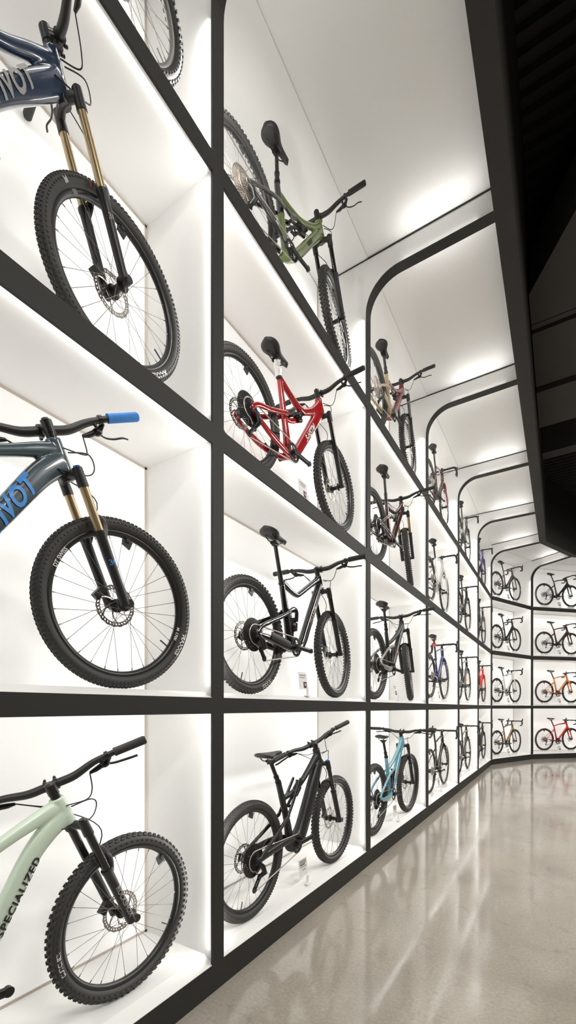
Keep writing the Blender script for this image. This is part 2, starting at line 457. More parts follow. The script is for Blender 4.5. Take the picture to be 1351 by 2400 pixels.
def make_spokes(ri, n, fl, name, r=.00115):
    mb = MB()
    for i in range(n):
        sgn = 1 if i % 2 else -1; kk = (i//2) % 2
        w = 2*pi*i/n; wh = w+(1 if kk else -1)*1.15
        hb = Vector((.026*cos(wh), fl*sgn, .026*sin(wh))); rm = Vector((ri*cos(w), .002*sgn, ri*sin(w)))
        mb.tube([hb, rm], r, 4, caps=False)
        mb.tube([rm, rm+(hb-rm).normalized()*.014], .0022, 5, caps=False)
    return mb.mesh(name, ['spoke'])
def make_hub(fl, half, name):
    mb = MB()
    mb.lathe([(.009, -half), (.012, -fl-.008), (.029, -fl-.003), (.029, -fl+.002), (.016, -fl+.01), (.015, fl-.01), (.029, fl-.002), (.029, fl+.003), (.012, fl+.008), (.009, half)], 24, closed=False)
    mb.lathe([(0.0005, -half), (.009, -half), (.009, half), (.0005, half)], 16)
    return mb.mesh(name, ['blackmetal'])
def make_rotor(ro, y, name):
    mb = MB()
    mb.ring((0, 0, 0), ro, ro-.006, y-.001, y+.001, 60, teeth=18, th=.0025); mb.ring((0, 0, 0), ro-.013, ro-.018, y-.001, y+.001, 60)
    for i in range(36):
        w = 2*pi*i/36; r = ro-.0095
        mb.box((r*cos(w), y, r*sin(w)), (.010, .002, .006), Matrix.Rotation(-w-.5, 3, 'Y'))
    for i in range(6):
        w = 2*pi*i/6
        pts = [Vector(((.022+t*(ro-.038))*cos(w+t*.7), y, (.022+t*(ro-.038))*sin(w+t*.7))) for t in (0, .33, .66, 1)]
        mb.tube(pts, (.001, .004), 4, lat=(0, 1, 0), smooth=False)
    mb.ring((0, 0, 0), .028, .015, y-.002, y+.002, 24)
    return mb.mesh(name, ['steel'])
def make_cassette(rmax, y0, name, mk, n=11):
    mb = MB()
    for i in range(n):
        t = i/(n-1); r = rmax*(1-t)**1.15+.024*(1-(1-t)**1.15); y = y0-.0036*i
        mb.ring((0, 0, 0), r, max(.016, r-.008), y-.001, y+.001, teeth=max(10, int(2*pi*r/.0127)), th=.004)
        if r > .04:
            for q in range(6):
                w = 2*pi*q/6+i*.17
                mb.box(((r+.01)/2*cos(w), y, (r+.01)/2*sin(w)), (r-.02, .0015, .0055), Matrix.Rotation(-w, 3, 'Y'))
    mb.lathe([(.0205, y0+.004), (.0205, y0-.0036*n), (.012, y0-.0036*n-.003), (.012, y0+.004)], 24)
    return mb.mesh(name, [mk])
def make_reflector(ri, name):
    mb = MB(); w = 1.15; r = ri-.018
    mb.box((r*cos(w), 0, r*sin(w)), (.036, .009, .040), Matrix.Rotation(-w+.3, 3, 'Y'), 0, .8)
    mb.box(((ri-.004)*cos(w), 0, (ri-.004)*sin(w)), (.018, .018, .016), Matrix.Rotation(-w, 3, 'Y'))
    return mb.mesh(name, ['reflector'])

MR, RR = .357, .318       # mountain and road wheel radii
AGR = (.030, .0065, [(.007, .010, .013, 0), (.019, .009, .016, .25), (.0285, .008, .014, .6)])
FST = (.019, .0032, [(0, .006, .009, .5), (.009, .008, .010, 0), (.019, .007, .010, .4), (.027, .006, .009, .1)])
ME = {}
ME['tyre_agr'] = make_tyre(MR, .0285, .026, AGR, 'knobby_tyre')
ME['tyre_fst'] = make_tyre(MR, .0275, .0275, FST, 'trail_tyre')
ME['tyre_road'] = make_tyre(RR, .0135, .0135, None, 'road_tyre')
ME['rim_m'] = make_rim(.3055, .283, .0155, 'mtb_rim'); ME['rim_ms'] = make_rim(.3055, .283, .0155, 'mtb_rim_silver', 'rimsilver')
ME['rim_r'] = make_rim(.294, .262, .012, 'road_rim'); ME['rim_thin'] = make_rim(.294, .274, .011, 'road_rim_shallow')
ME['spk_m'] = make_spokes(.284, 28, .030, 'mtb_spokes'); ME['spk_r'] = make_spokes(.263, 24, .027, 'road_spokes', .0009); ME['spk_t'] = make_spokes(.275, 24, .027, 'road_spokes_thin', .0009)
ME['hub_f'] = make_hub(.030, .05, 'front_hub'); ME['hub_r'] = make_hub(.030, .068, 'rear_hub')
ME['rotor_m'] = make_rotor(.088, .042, 'mtb_rotor'); ME['rotor_r'] = make_rotor(.070, .038, 'road_rotor')
ME['cas_k'] = make_cassette(.098, -.032, 'cassette_black', 'blackmetal'); ME['cas_s'] = make_cassette(.098, -.032, 'cassette_silver', 'steel')
ME['cas_r'] = make_cassette(.062, -.032, 'cassette_road', 'steel', 10)
ME['refl_m'] = make_reflector(.283, 'wheel_reflector'); ME['refl_r'] = make_reflector(.264, 'wheel_reflector')

# saddle: lofted, origin at clamp, nose to +x
def make_saddle(L=.25, wr=.068, wn=.02, name='saddle'):
    mb = MB(); n = 22; m = 14; V = []
    for i in range(n):
        t = i/(n-1); x = -.125+t*L
        hw = wr*(1-t)**.0 if False else None
        s = t
        hw = wn+(wr-wn)*(1-1/(1+math.exp(-(s-.44)*12)))
        if s < .26: hw *= math.sqrt(max(.03, 1-((.26-s)/.26)**2.6))
        if s > .93: hw *= math.sqrt(max(.03, 1-((s-.93)/.07)**2))
        zt = .052+.014*(1-s)**2-.008*max(0, s-.8)*5*max(0, s-.8)*5*.4 + .0*s
        dep = .018+.016*math.sin(pi*min(1, s*1.1))**1
        for j in range(m):
            a = 2*pi*j/m; ca, sa = cos(a), sin(a)
            yy = hw*math.copysign(abs(ca)**.75, ca)
            zz = zt+(0 if sa > 0 else dep*sa) + (.007*sa if sa > 0 else 0)-.012*(abs(yy)/max(wr, .01))**2
            V.append((x, yy, zz))
    F = [(i*m+j, i*m+(j+1) % m, (i+1)*m+(j+1) % m, (i+1)*m+j) for i in range(n-1) for j in range(m)]
    F += [tuple(range(m-1, -1, -1)), tuple(range((n-1)*m, n*m))]
    mb.add(V, F, 0, True)
    for sg in (-1, 1):
        mb.tube(spl([(-.085, sg*.03, .045), (-.05, sg*.024, .012), (0, sg*.022, .006), (.05, sg*.02, .012), (.1, sg*.008, .04)], 4), .0035, 6, mi=1)
    mb.box((0, 0, .004), (.04, .05, .018), mi=1)
    return mb.mesh(name, ['saddle', 'blackmetal'])
ME['saddle'] = make_saddle(); ME['saddle_r'] = make_saddle(.24, .062, .017, 'road_saddle')

# flat handlebar, origin at the clamp centre: y left, x forward, z up
BARP = [(-.025, .385, .028), (-.018, .26, .028), (-.008, .17, .022), (0, .09, .002), (0, .03, 0)]
def make_flatbar():
    mb = MB(); pts = BARP+[(0, 0, 0)]+[(x, -y, z) for x, y, z in reversed(BARP)]
    S = spl(pts, 5)
    mb.tube(S, [.0170 if abs(q[1]) < .07 else (.0170-.0045*min(1, (abs(q[1])-.07)/.14)) for q in S], 12)
    return mb.mesh('flat_handlebar', ['satin'])
def make_grip():
    mb = MB(); S = [(-.0195, .255, .028), (-.0195, .265, .028), (-.0245, .380, .028), (-.025, .388, .028)]
    mb.tube(S, [.0185, .0178, .0182, .014], 16); return mb.mesh('grip', ['grip'])
def make_lever():
    mb = MB()
    mb.tube([(-.013, .218, .028), (-.014, .232, .028)], .0175, 12)
    mb.tube([(-.001, .235, .022), (.016, .215, .004), (.022, .165, -.008), (.020, .14, -.012)], [.009, .0125, .0105, .006], 10)
    mb.sphere((.018, .205, 0), .016, 10, sc=(1, 1.4, 1))
    mb.tube(spl([(.024, .212, -.002), (.040, .24, -.010), (.044, .275, -.014), (.036, .31, -.017), (.044, .335, -.018)], 4), (.0035, .006), 8)
    mb.tube([(-.012, .19, .026), (-.006, .20, .0)], .007, 8)
    return mb.mesh('brake_lever', ['blackmetal'])
ME['bar'] = make_flatbar(); ME['grip'] = make_grip(); ME['lever'] = make_lever()
MIRY = Matrix.Diagonal((1, -1, 1, 1))
def make_dropbar():
    mb = MB(); h = .19
    half = [(0, 0, 0), (0, .10, 0), (.004, .165, 0), (.03, .186, -.003), (.075, .19, -.012), (.098, .192, -.045), (.085, .196, -.09), (.045, .2, -.115), (-.01, .203, -.118)]
    pts = [(x, -y, z) for x, y, z in reversed(half[1:])]+half
    S = spl(pts, 5); mb.tube(S, [.0135 if abs(q[1]) < .08 else .0145 for q in S], 10); return mb.mesh('drop_handlebar', ['grip'])
def make_hood():
    mb = MB()
    mb.tube(spl([(.06, .19, -.004), (.09, .19, .004), (.125, .19, .022), (.14, .19, .05), (.137, .19, .062)], 4), [(.014, .016)]*4+[(.014, .018)]*4+[(.013, .016)]*4+[(.011, .012)]*5, 10)
    mb.tube(spl([(.135, .187, .03), (.15, .187, .0), (.14, .19, -.06), (.115, .195, -.11)], 4), (.006, .004), 6)
    return mb.mesh('brake_hood', ['blackmetal'])
ME['dbar'] = make_dropbar(); ME['hood'] = make_hood()

def steer_frame(HTt, HTb):
    ax = Vector((HTt[0]-HTb[0], 0, HTt[1]-HTb[1])).normalized()   # up the steerer
    fwd = Vector((ax.z, 0, -ax.x)); return ax, fwd
def make_fork_mtb(HTb, ax, fwd, axle, name):
    base = Vector((HTb[0], 0, HTb[1])); A = Vector((axle[0], 0, axle[1]))
    L = (base-A).dot(ax); off = (A-base).dot(fwd); LY = .062; lo = off*.55
    mb = MB(); lw = MB()
    def pt(up, f, y): return A+ax*up+fwd*(f-off)+Vector((0, y, 0))
    top = L-.012
    mb.tube([pt(top+.006, 0, 0), pt(top-.02, .002, 0)], [.026, .024], 16)
    for s in (-1, 1):
        mb.tube(spl([tuple(pt(top-.004, 0, 0))+(.024, .016), tuple(pt(top-.002, lo*.5, s*LY*.6))+(.02, .016), tuple(pt(top-.012, lo, s*LY))+(.022, .018)], 5) and [q[:3] for q in spl([tuple(pt(top-.004, 0, 0)), tuple(pt(top-.004, lo*.5, s*LY*.55)), tuple(pt(top-.014, lo, s*LY))], 5)], .018, 12)
        mb.tube([pt(top+.012, lo, s*LY), pt(top-.055, lo, s*LY)], [.019, .0205], 16)
        # lower leg
        S = [(.0, .020), (.02, .019), (.10, .0195), (.20, .020), (.272, .021), (.278, .0235), (.292, .0235)]
        lw.tube([pt(u, lo, s*LY) for u, r in S], [r for u, r in S], 16)
        lw.tube([pt(-.004, off-.002, s*(LY+.002)), pt(.03, lo+.004, s*LY)], [(.012, .018), (.016, .02)], 12)
        lw.tube([pt(0, off, s*(LY-.016)), pt(0, off, s*(LY+.016))], .017, 14)
    # arch
    arc = [(.268, lo+.01, LY), (.30, lo+.03, LY*.9), (.335, lo+.042, LY*.62), (.35, lo+.045, 0), (.335, lo+.042, -LY*.62), (.30, lo+.03, -LY*.9), (.268, lo+.01, -LY)]
    lw.tube([q for q in spl([tuple(pt(*a)) for a in arc], 4)], (.011, .014), 10)
    # brake caliper on the left leg
    lw.box(pt(.07, lo-.03, LY-.012), (.06, .026, .03), Matrix.Rotation(-.9, 3, 'Y'))
    me = mb.mesh(name, ['satin'])
    lowers = lw.mesh('fork_lowers', ['satin'])
    st = []
    for s in (-1, 1):
        m2 = MB(); m2.tube([pt(.28, lo, s*LY), pt(top-.05, lo, s*LY)], .0172, 18); st.append(m2.mesh('stanchion', ['stanchion']))
    m3 = MB(); m3.tube([pt(top+.012, lo, -LY), pt(top+.019, lo, -LY)], [.015, .012], 14)
    return me, lowers, st, m3.mesh('fork_cap', ['blackmetal']), pt, lo, LY
def make_fork_road(HTb, ax, fwd, axle, name):
    base = Vector((HTb[0], 0, HTb[1])); A = Vector((axle[0], 0, axle[1])); mb = MB()
    for s in (-1, 1):
        P0 = base+Vector((0, s*.012, 0)); P1 = base-ax*.05+fwd*.012+Vector((0, s*.036, 0)); P2 = A+(base-A)*.4+fwd*.004+Vector((0, s*.044, 0)); P3 = A+Vector((0, s*.05, 0))
        rows = [tuple(P0)+(.02, .028), tuple(P1)+(.014, .026), tuple(P2)+(.010, .017), tuple(P3)+(.008, .010)]
        flat(rows, 6, 12, mb)
    mb.tube([A+Vector((0, -.055, 0)), A+Vector((0, .055, 0))], .009, 12)
    mb.tube([base+ax*.01, base-ax*.03], .024, 14)
    return mb.mesh(name, ['satin'])

def lettering(body, size, a, b, half_w, half_h, mk, p=2.4, shear=0, name='lettering', bold=.002, spacing=1, side=-1, off=.0018, vo=0):
    # text running from a to b (x, z) on the drive side of a tube
    me, bm = text_mesh(body, size, 6, shear, bold, spacing)
    A = Vector((a[0], 0, a[1])); B = Vector((b[0], 0, b[1])); u = (B-A).normalized(); v = Vector((-u.z, 0, u.x)); c = (A+B)/2
    for q in bm.verts:
        t = min(.96, abs(q.co.y+vo)/half_h); y = half_w*(1-t**p)**(1/p)
        co = c+u*q.co.x+v*(q.co.y+vo); co.y = side*(y+off); q.co = co
    return bm_done(me, bm, mk)
def ring_text(body, size, r, ang, yfun, mk, bold=.0006, spacing=1.0):
    me, bm = text_mesh(body, size, 3, 0, bold, spacing)
    for q in bm.verts:
        w = ang-q.co.x/r; rr = r+q.co.y
        q.co = Vector((rr*cos(w), -yfun(rr), rr*sin(w)))
    return bm_done(me, bm, mk)
def tyre_side(rr):
    rc = MR-.0275-.0032; t = max(-1, min(1, (rr-rc)/.0275)); return .0285*math.sqrt(max(.02, 1-t*t))+.0012
def rim_side(rr): return .0165

# ---------------------------------------------------------------- mountain bike
def cable(mb, pts, r=.0026): mb.tube(spl([tuple(p) for p in pts], 6), r, 6)
def mtb(name, S):
    root = empty(name)
    g = dict(BB=(.47, .335), HTt=(.885, .935), HTb=(.928, .838), axle=(1.165, MR), clamp=(.30, .97), collar=(.365, .735), wf=.024)
    g.update(S.get('geo', {}))
    BB, HTt, HTb, axle = g['BB'], g['HTt'], g['HTb'], g['axle']
    ax, fwd = steer_frame(HTt, HTb)
    cK = S['col']
    # --- front triangle
    mb = MB()
    htc = g['wf']
    mb.tube([Vector((HTb[0], 0, HTb[1]))-ax*.004, Vector((HTt[0], 0, HTt[1]))+ax*.004], [(.030, .031), (.028, .028)], 18, lat=(0, 1, 0))
    for T in S['tubes']: flat(T, 8, 16, mb, S.get('p', 2.4))
    mb.lathe([(.026, -.042), (.026, .042), (.012, .042), (.012, -.042)], 24, c=(BB[0], 0, BB[1]))
    for T in S.get('plates', []): mb.prism(T[0], T[1], T[2])
    fm = remesh(mb, 'frame', [cK], S.get('vox', .0042), 4)
    fr = link('frame', fm, root)
    if 'seat_tube' in S:
        mb = MB(); flat(S['seat_tube'], 8, 16, mb); o = link('seat_tube', remesh(mb, 'seat_tube', [S['st_col']], .0045, 3), root)
    for L in S.get('text', []): link('frame_lettering', lettering(**L), fr)
    # --- rear end
    mb = MB()
    for T in S['rear']:
        for s in (-1, 1): flat([(x, y*s, z, a, b) for x, y, z, a, b in T], 8, 12, mb)
    for T in S.get('rear_mid', []): flat(T, 6, 12, mb)
    for s in (-1, 1): mb.box((.005, s*.066, MR), (.05, .010, .05), Matrix.Rotation(.3, 3, 'Y'))
    rr = link('swingarm', remesh(mb, 'swingarm', [S.get('rcol', cK)], .0042, 3), root)
    if 'guard' in S:
        mb = MB(); flat(S['guard'], 4, 10, mb); link('chainstay_guard', mb.mesh('chainstay_guard', ['satin']), rr)
    if 'rocker' in S:
        mb = MB()
        for s in (-1, 1): flat([(x, y*s, z, a, b) for x, y, z, a, b in S['rocker']], 6, 10, mb)
        link('rocker_link', remesh(mb, 'rocker_link', [S.get('rkcol', 'gloss_black')], .004, 2), root)
    if 'shock' in S:
        (x0, z0), (x1, z1) = S['shock']; a = Vector((x0, 0, z0)); b2 = Vector((x1, 0, z1)); d = b2-a
        mb = MB(); mb.tube([a, a+d*.06, a+d*.07, a+d*.52, a+d*.53, a+d*.97, b2], [.010, .010, .022, .022, .010, .010, .012], 16)
        for q in (a, b2): mb.tube([q+Vector((0, -.025, 0)), q+Vector((0, .025, 0))], .011, 10)
        pb = a+d*.3+Vector((-d.z, 0, d.x)).normalized()*.034*S.get('pig', 1)
        mb.tube([pb-d*.18, pb+d*.16], .016, 12)
        link('rear_shock', mb.mesh('rear_shock', ['blackmetal']), root)
    # --- seat post and saddle
    cl = Vector((g['clamp'][0], 0, g['clamp'][1])); co = Vector((g['collar'][0], 0, g['collar'][1])); dd = (cl-co)
    mb = MB()
    if S.get('dropper', 1):
        mb.tube([co-dd*.15, co+dd*.28], .0165, 14); mb.tube([co+dd*.24, co+dd*.30], .0185, 14); mb.tube([co+dd*.28, cl-dd*.02], .0135, 14)
    else: mb.tube([co-dd*.1, cl-dd*.01], .0155, 14)
    mb.tube([co-dd.normalized()*.008, co+dd.normalized()*.008], .021, 14)
    mb.box(cl+Vector((0, 0, -.004)), (.035, .032, .026))
    link('seatpost', mb.mesh('seatpost', ['blackmetal']), root)
    link('saddle', ME['saddle'], root, Matrix.Translation(cl) @ Matrix.Rotation(D2R(S.get('sadtilt', 1.5)), 4, 'Y'))
    if S.get('wrap'):
        rg = random.Random(3); mb = MB(); d9 = dd.normalized(); pts = [cl-d9*(.10-.02*i)+Vector((rg.uniform(-.006, .006), rg.uniform(-.006, .006), 0)) for i in range(6)]
        mb.tube(pts, [.018+rg.uniform(-.002, .010) for i in pts], 9, smooth=False); link('plastic_wrap', mb.mesh('plastic_wrap', ['acrylic']), root)
    # --- steering assembly
    piv = Vector((HTb[0], 0, HTb[1]))
    ST = Matrix.Translation(piv) @ Matrix.Rotation(D2R(S.get('steer', 0)), 4, ax) @ Matrix.Translation(-piv)
    me, lowers, sts, cap, pt, lo, LY = make_fork_mtb(HTb, ax, fwd, axle, 'fork')
    fk = link('fork', me, root, ST)
    link('fork_lowers', lowers, fk)
    for k, m in enumerate(sts): link('stanchion', m, fk, None, [S.get('stan', 'stanchion')])
    link('fork_cap', cap, fk, None, [S.get('cap', 'blackmetal')])
    if S.get('fork_text'):
        tx, sz, mk, hgt = S['fork_text']; A = pt(hgt-.05, lo, 0); B = pt(hgt+.05, lo, 0)
        flip = S.get('fork_flip', 0)
        if flip: lm = lettering(tx, sz, (B.x, B.z), (A.x, A.z), .0195, .0195, mk, 2, name='fork_lettering', bold=.0008)
        else:
            u = fwd; c = (A+B)/2; lm = lettering(tx, sz, (c.x-u.x*.02, c.z-u.z*.02), (c.x+u.x*.02, c.z+u.z*.02), .0195, .05, mk, 6, name='fork_lettering', bold=.0008)
        for v in lm.vertices:
            if flip == 0:
                q = Vector((v.co.x, 0, v.co.z))-(A+B)/2; t = min(.95, abs(q.dot(fwd))/.0195); v.co.y = -(.0195*math.sqrt(1-t*t)+.001)
            v.co.y -= LY
        link('fork_lettering', lm, fk)
    # stem and bar
    SB = ST @ Matrix.Translation(piv) @ Matrix.Rotation(D2R(S.get('barturn', 0)), 4, ax) @ Matrix.Translation(-piv)
    top = Vector((HTt[0], 0, HTt[1])); sp = S.get('spacer', .022)
    clampc = top+ax*(sp+.02)+fwd*.042
    mb = MB(); mb.tube([top+ax*.002, top+ax*(sp+.002)], .0185, 18); mb.tube([top+ax*sp, top+ax*(sp+.042)], .0205, 18)
    mb.tube([top+ax*(sp+.042), top+ax*(sp+.05)], [.018, .012], 16)
    mb.tube([top+ax*(sp+.02), clampc-fwd*.008], [(.020, .017), (.024, .018)], 12, lat=(0, 1, 0), p=4)
    for s in (-1, 1):
        mb.tube([clampc+Vector((0, s*.012, 0)), clampc+Vector((0, s*.025, 0))], .023, 16)
        for z in (-1, 1): mb.tube([clampc+ax*z*.02+fwd*.012+Vector((0, s*.018, 0)), clampc+ax*z*.02+fwd*.024+Vector((0, s*.018, 0))], .006, 8)
    link('stem', mb.mesh('stem', ['blackmetal']), root, SB)
    BM = SB @ Matrix.Translation(clampc) @ Matrix.Rotation(D2R(S.get('barroll', -3)), 4, 'Y')
    bar = link('handlebar', ME['bar'], root, BM)
    for s in (0, 1):
        link('grip', ME['grip'], bar, MIRY if s else None, [S.get('grip', 'grip')])
        link('brake_lever', ME['lever'], bar, MIRY if s else None)
    # hoses
    mb = MB(); BMi = BM
    for s in (1, -1):
        e = BMi @ Vector((.02, s*.14, -.012)); tgt = top-ax*.03+Vector((.01, s*.03, 0))
        m1 = e.lerp(tgt, .4)+Vector((.05, 0, -.02)); m2 = e.lerp(tgt, .8)+Vector((.06, s*.012, -.01))
        cable(mb, [e, m1, m2, tgt])
    e = BMi @ Vector((.02, .14, -.012))
    cc = ST @ pt(.12, lo-.02, LY-.02); ht = ST @ (pt(.40, lo+.03, LY*.3))
    cable(mb, [e, e.lerp(ht, .35)+Vector((.10, 0, .0)), ht+Vector((.05, 0, .03)), ST @ pt(.27, lo-.018, LY-.028), cc])
    lp = top-ax*.05
    cable(mb, [lp+Vector((.02, -.03, .01)), lp+Vector((.09, -.05, .03)), lp+Vector((.13, -.03, 0)), lp+Vector((.09, -.045, -.05)), lp+Vector((-.02, -.033, -.07))])
    link('brake_hose', mb.mesh('brake_hose', ['hose']), root)
    # --- wheels
    def wheel(nm, c, M, rear):
        w = link(nm, ME[S.get('rim', 'rim_m')], root, M @ Matrix.Translation(c) @ Matrix.Rotation(S.get('wrot', 0)+(1.3 if rear else 0), 4, 'Y'))
        ty = link('tyre', ME[S.get('rtyre' if rear else 'ftyre', 'tyre_fst')], w)
        link('spokes', ME['spk_m'], w); link('hub', ME['hub_r' if rear else 'hub_f'], w); link('brake_rotor', ME['rotor_m'], w)
        rf = link('wheel_reflector', ME['refl_m'], w, Matrix.Rotation(S.get('refl', -.35)-S.get('wrot', 0)-(1.3 if rear else 0), 4, 'Y'))
        if rear: link('cassette', ME[S.get('cas', 'cas_k')], w)
        return w
    fw = wheel('front_wheel', (axle[0], 0, axle[1]), ST, False); rw = wheel('rear_wheel', (0, 0, MR), Matrix(), True)
    wr0 = S.get('wrot', 0)
    for (which, body, size, r, ang, kind, mk) in S.get('wtext', []):
        w, rot = (fw, wr0) if which == 'f' else (rw, wr0+1.3)
        me = ring_text(body, size, r, D2R(ang), tyre_side if kind == 't' else rim_side, mk)
        link('tyre_lettering' if kind == 't' else 'rim_lettering', me, w, Matrix.Rotation(-rot, 4, 'Y'))
    # --- drivetrain
    ca = D2R(S.get('crank', -4)); mb = MB(); bb = Vector((BB[0], 0, BB[1]))
    for s in (-1, 1):
        a = ca if s < 0 else ca+pi
        e = bb+Vector((cos(a)*.165, 0, sin(a)*.165))
        mb.tube([bb+Vector((0, s*.062, 0)), bb.lerp(e, .3)+Vector((0, s*.066, 0)), e+Vector((0, s*.075, 0))], [(.0105, .019), (.010, .016), (.0095, .016)], 12, lat=(0, 1, 0), p=3)
        mb.tube([e+Vector((0, s*.066, 0)), e+Vector((0, s*.085, 0))], .017, 14)
        mb.tube([bb+Vector((0, s*.042, 0)), bb+Vector((0, s*.073, 0))], .021, 18)
    mb.tube([bb+Vector((0, -.06, 0)), bb+Vector((0, .06, 0))], .012, 12)
    cr = link('crankset', mb.mesh('crankset', ['blackmetal']), root)
    mb = MB(); mb.ring(bb, .062, .047, -.053, -.050, teeth=30, th=.005)
    for i in range(4):
        w = ca+2*pi*i/4+.4; mb.box(bb+Vector((cos(w)*.035, -.0515, sin(w)*.035)), (.04, .003, .012), Matrix.Rotation(-w, 3, 'Y'))
    link('chainring', mb.mesh('chainring', ['blackmetal']), cr)
    mb = MB(); yc = -.05; hb = Vector((0, 0, MR)); rc = .06
    dp = [Vector((q[0], -.052, MR+q[1])) for q in S.get('cage', ((.035, -.105), (-.015, -.165)))]
    dr = S.get('dlen', 1.0)
    mb.tube([hb+Vector((0, yc, rc)), bb+Vector((0, yc, .064))], (.003, .005), 6, lat=(0, 1, 0))
    arc = [bb+Vector((cos(t)*.064, yc, sin(t)*.064)) for t in [pi/2-i*pi/8 for i in range(9)]]
    mb.tube(arc, (.003, .005), 6, lat=(0, 1, 0)); mb.tube([arc[-1], dp[1]+Vector((0.0, 0, -.016))], (.003, .005), 6, lat=(0, 1, 0))
    mb.tube([hb+Vector((cos(t)*rc, yc, sin(t)*rc)) for t in [pi/2+i*pi/8 for i in range(9)]]+[dp[0]], (.003, .005), 6, lat=(0, 1, 0))
    link('chain', mb.mesh('chain', ['steel']), root, None, [S.get('chain', 'steel')])
    mb = MB()
    mb.tube([(.012, -.070, MR-.01), (.03, -.082, MR-.035), (.05, -.082, MR-.075), dp[0]], [.012, .016, .017, .012], 10)
    for yy in (-.046, -.060):
        mb.tube([dp[0]+Vector((0, yy+.052, 0)), dp[1]+Vector((0, yy+.052, 0))], (.002, .010), 8, lat=(0, 1, 0))
    for q in dp: mb.ring(q, .018, .006, -.004, .002, teeth=12, th=.003)
    link('rear_derailleur', mb.mesh('rear_derailleur', ['blackmetal']), root)
    return root

# frame styles ------------------------------------------------------------------
def rows(*p): return list(p)
REAR_A = [[(.0, .066, .357, .009, .013), (.14, .064, .352, .010, .016), (.33, .052, .350, .012, .02), (.44, .03, .36, .014, .022)],
          [(.0, .066, .365, .008, .011), (.10, .064, .43, .009, .013), (.30, .05, .55, .010, .014), (.42, .032, .60, .010, .013)]]
def style(tt, dt, st, extra=(), **k):
    d = dict(tubes=[tt, dt, st]+list(extra)); d.update(k); return d
# clean one-piece front ends (only the front half shows in the picture)
DT_P = rows((.918, 0, .872, .030, .040), (.80, 0, .72, .030, .036), (.62, 0, .47, .031, .036), (.52, 0, .36, .034, .036), (.47, 0, .335, .034, .034))
TT_P = rows((.900, 0, .905, .026, .032), (.80, 0, .895, .022, .025), (.58, 0, .80, .020, .021), (.39, 0, .70, .019, .022))
ST_P = rows((.47, 0, .34, .024, .03), (.42, 0, .54, .022, .026), (.37, 0, .73, .0185, .0195))
STY = {}
SHK = dict(shock=((.44, .58), (.60, .70)), rocker=[(.42, .032, .60, .008, .02), (.47, .03, .56, .008, .02)], wf=.03, rear=REAR_A)
ST_L = rows((.47, 0, .34, .024, .03), (.42, 0, .52, .021, .025), (.375, 0, .70, .0185, .0195))
STY['pivot'] = style(rows((.885, 0, .875, .027, .034), (.82, 0, .850, .023, .027), (.69, 0, .784, .020, .0205), (.50, 0, .69, .019, .02), (.39, 0, .64, .019, .022)),
                     rows((.905, 0, .845, .031, .044), (.82, 0, .755, .031, .042), (.69, 0, .565, .031, .037), (.56, 0, .39, .032, .036), (.47, 0, .335, .034, .034)), ST_L, **SHK)
STY['pivot2'] = style(rows((.880, 0, .975, .027, .038), (.79, 0, .912, .023, .028), (.69, 0, .828, .020, .024), (.50, 0, .70, .019, .021), (.39, 0, .64, .019, .022)),
                      rows((.895, 0, .930, .031, .046), (.80, 0, .80, .031, .044), (.69, 0, .648, .031, .038), (.56, 0, .45, .032, .036), (.47, 0, .335, .034, .034)), ST_L, **SHK)
STY['alloy'] = style(rows((.865, 0, .895, .026, .033), (.79, 0, .868, .024, .030), (.645, 0, .80, .021, .023), (.40, 0, .67, .02, .022)),
                     rows((.880, 0, .862, .030, .042), (.80, 0, .795, .030, .038), (.735, 0, .712, .030, .034), (.65, 0, .556, .030, .034), (.56, 0, .41, .031, .034), (.47, 0, .335, .034, .032)), ST_L, rear=REAR_A)
STY['scott'] = style(rows((.895, 0, .915, .022, .026), (.76, 0, .835, .018, .020), (.60, 0, .735, .017, .019), (.55, 0, .718, .018, .018), (.47, 0, .732, .018, .018), (.375, 0, .765, .018, .026)),
                     rows((.915, 0, .875, .028, .036), (.80, 0, .68, .030, .034), (.70, 0, .50, .030, .035), (.645, 0, .405, .031, .036), (.58, 0, .345, .032, .034), (.47, 0, .335, .032, .032)),
                     rows((.47, 0, .335, .026, .03), (.445, 0, .46, .022, .03), (.405, 0, .62, .02, .026), (.368, 0, .745, .0185, .0195)),
                     rear=[[(.0, .066, .357, .010, .014), (.12, .064, .350, .012, .022), (.34, .054, .325, .013, .024), (.46, .035, .32, .014, .022)],
                           [(.0, .066, .36, .010, .014), (.045, .065, .41, .010, .014), (.13, .062, .45, .011, .016), (.27, .05, .505, .011, .015), (.42, .036, .57, .011, .014)]],
                     rocker=[(.41, .036, .57, .008, .016), (.47, .032, .595, .009, .022), (.515, .028, .585, .009, .022), (.515, .026, .52, .009, .02)], shock=((.515, .54), (.50, .375)))
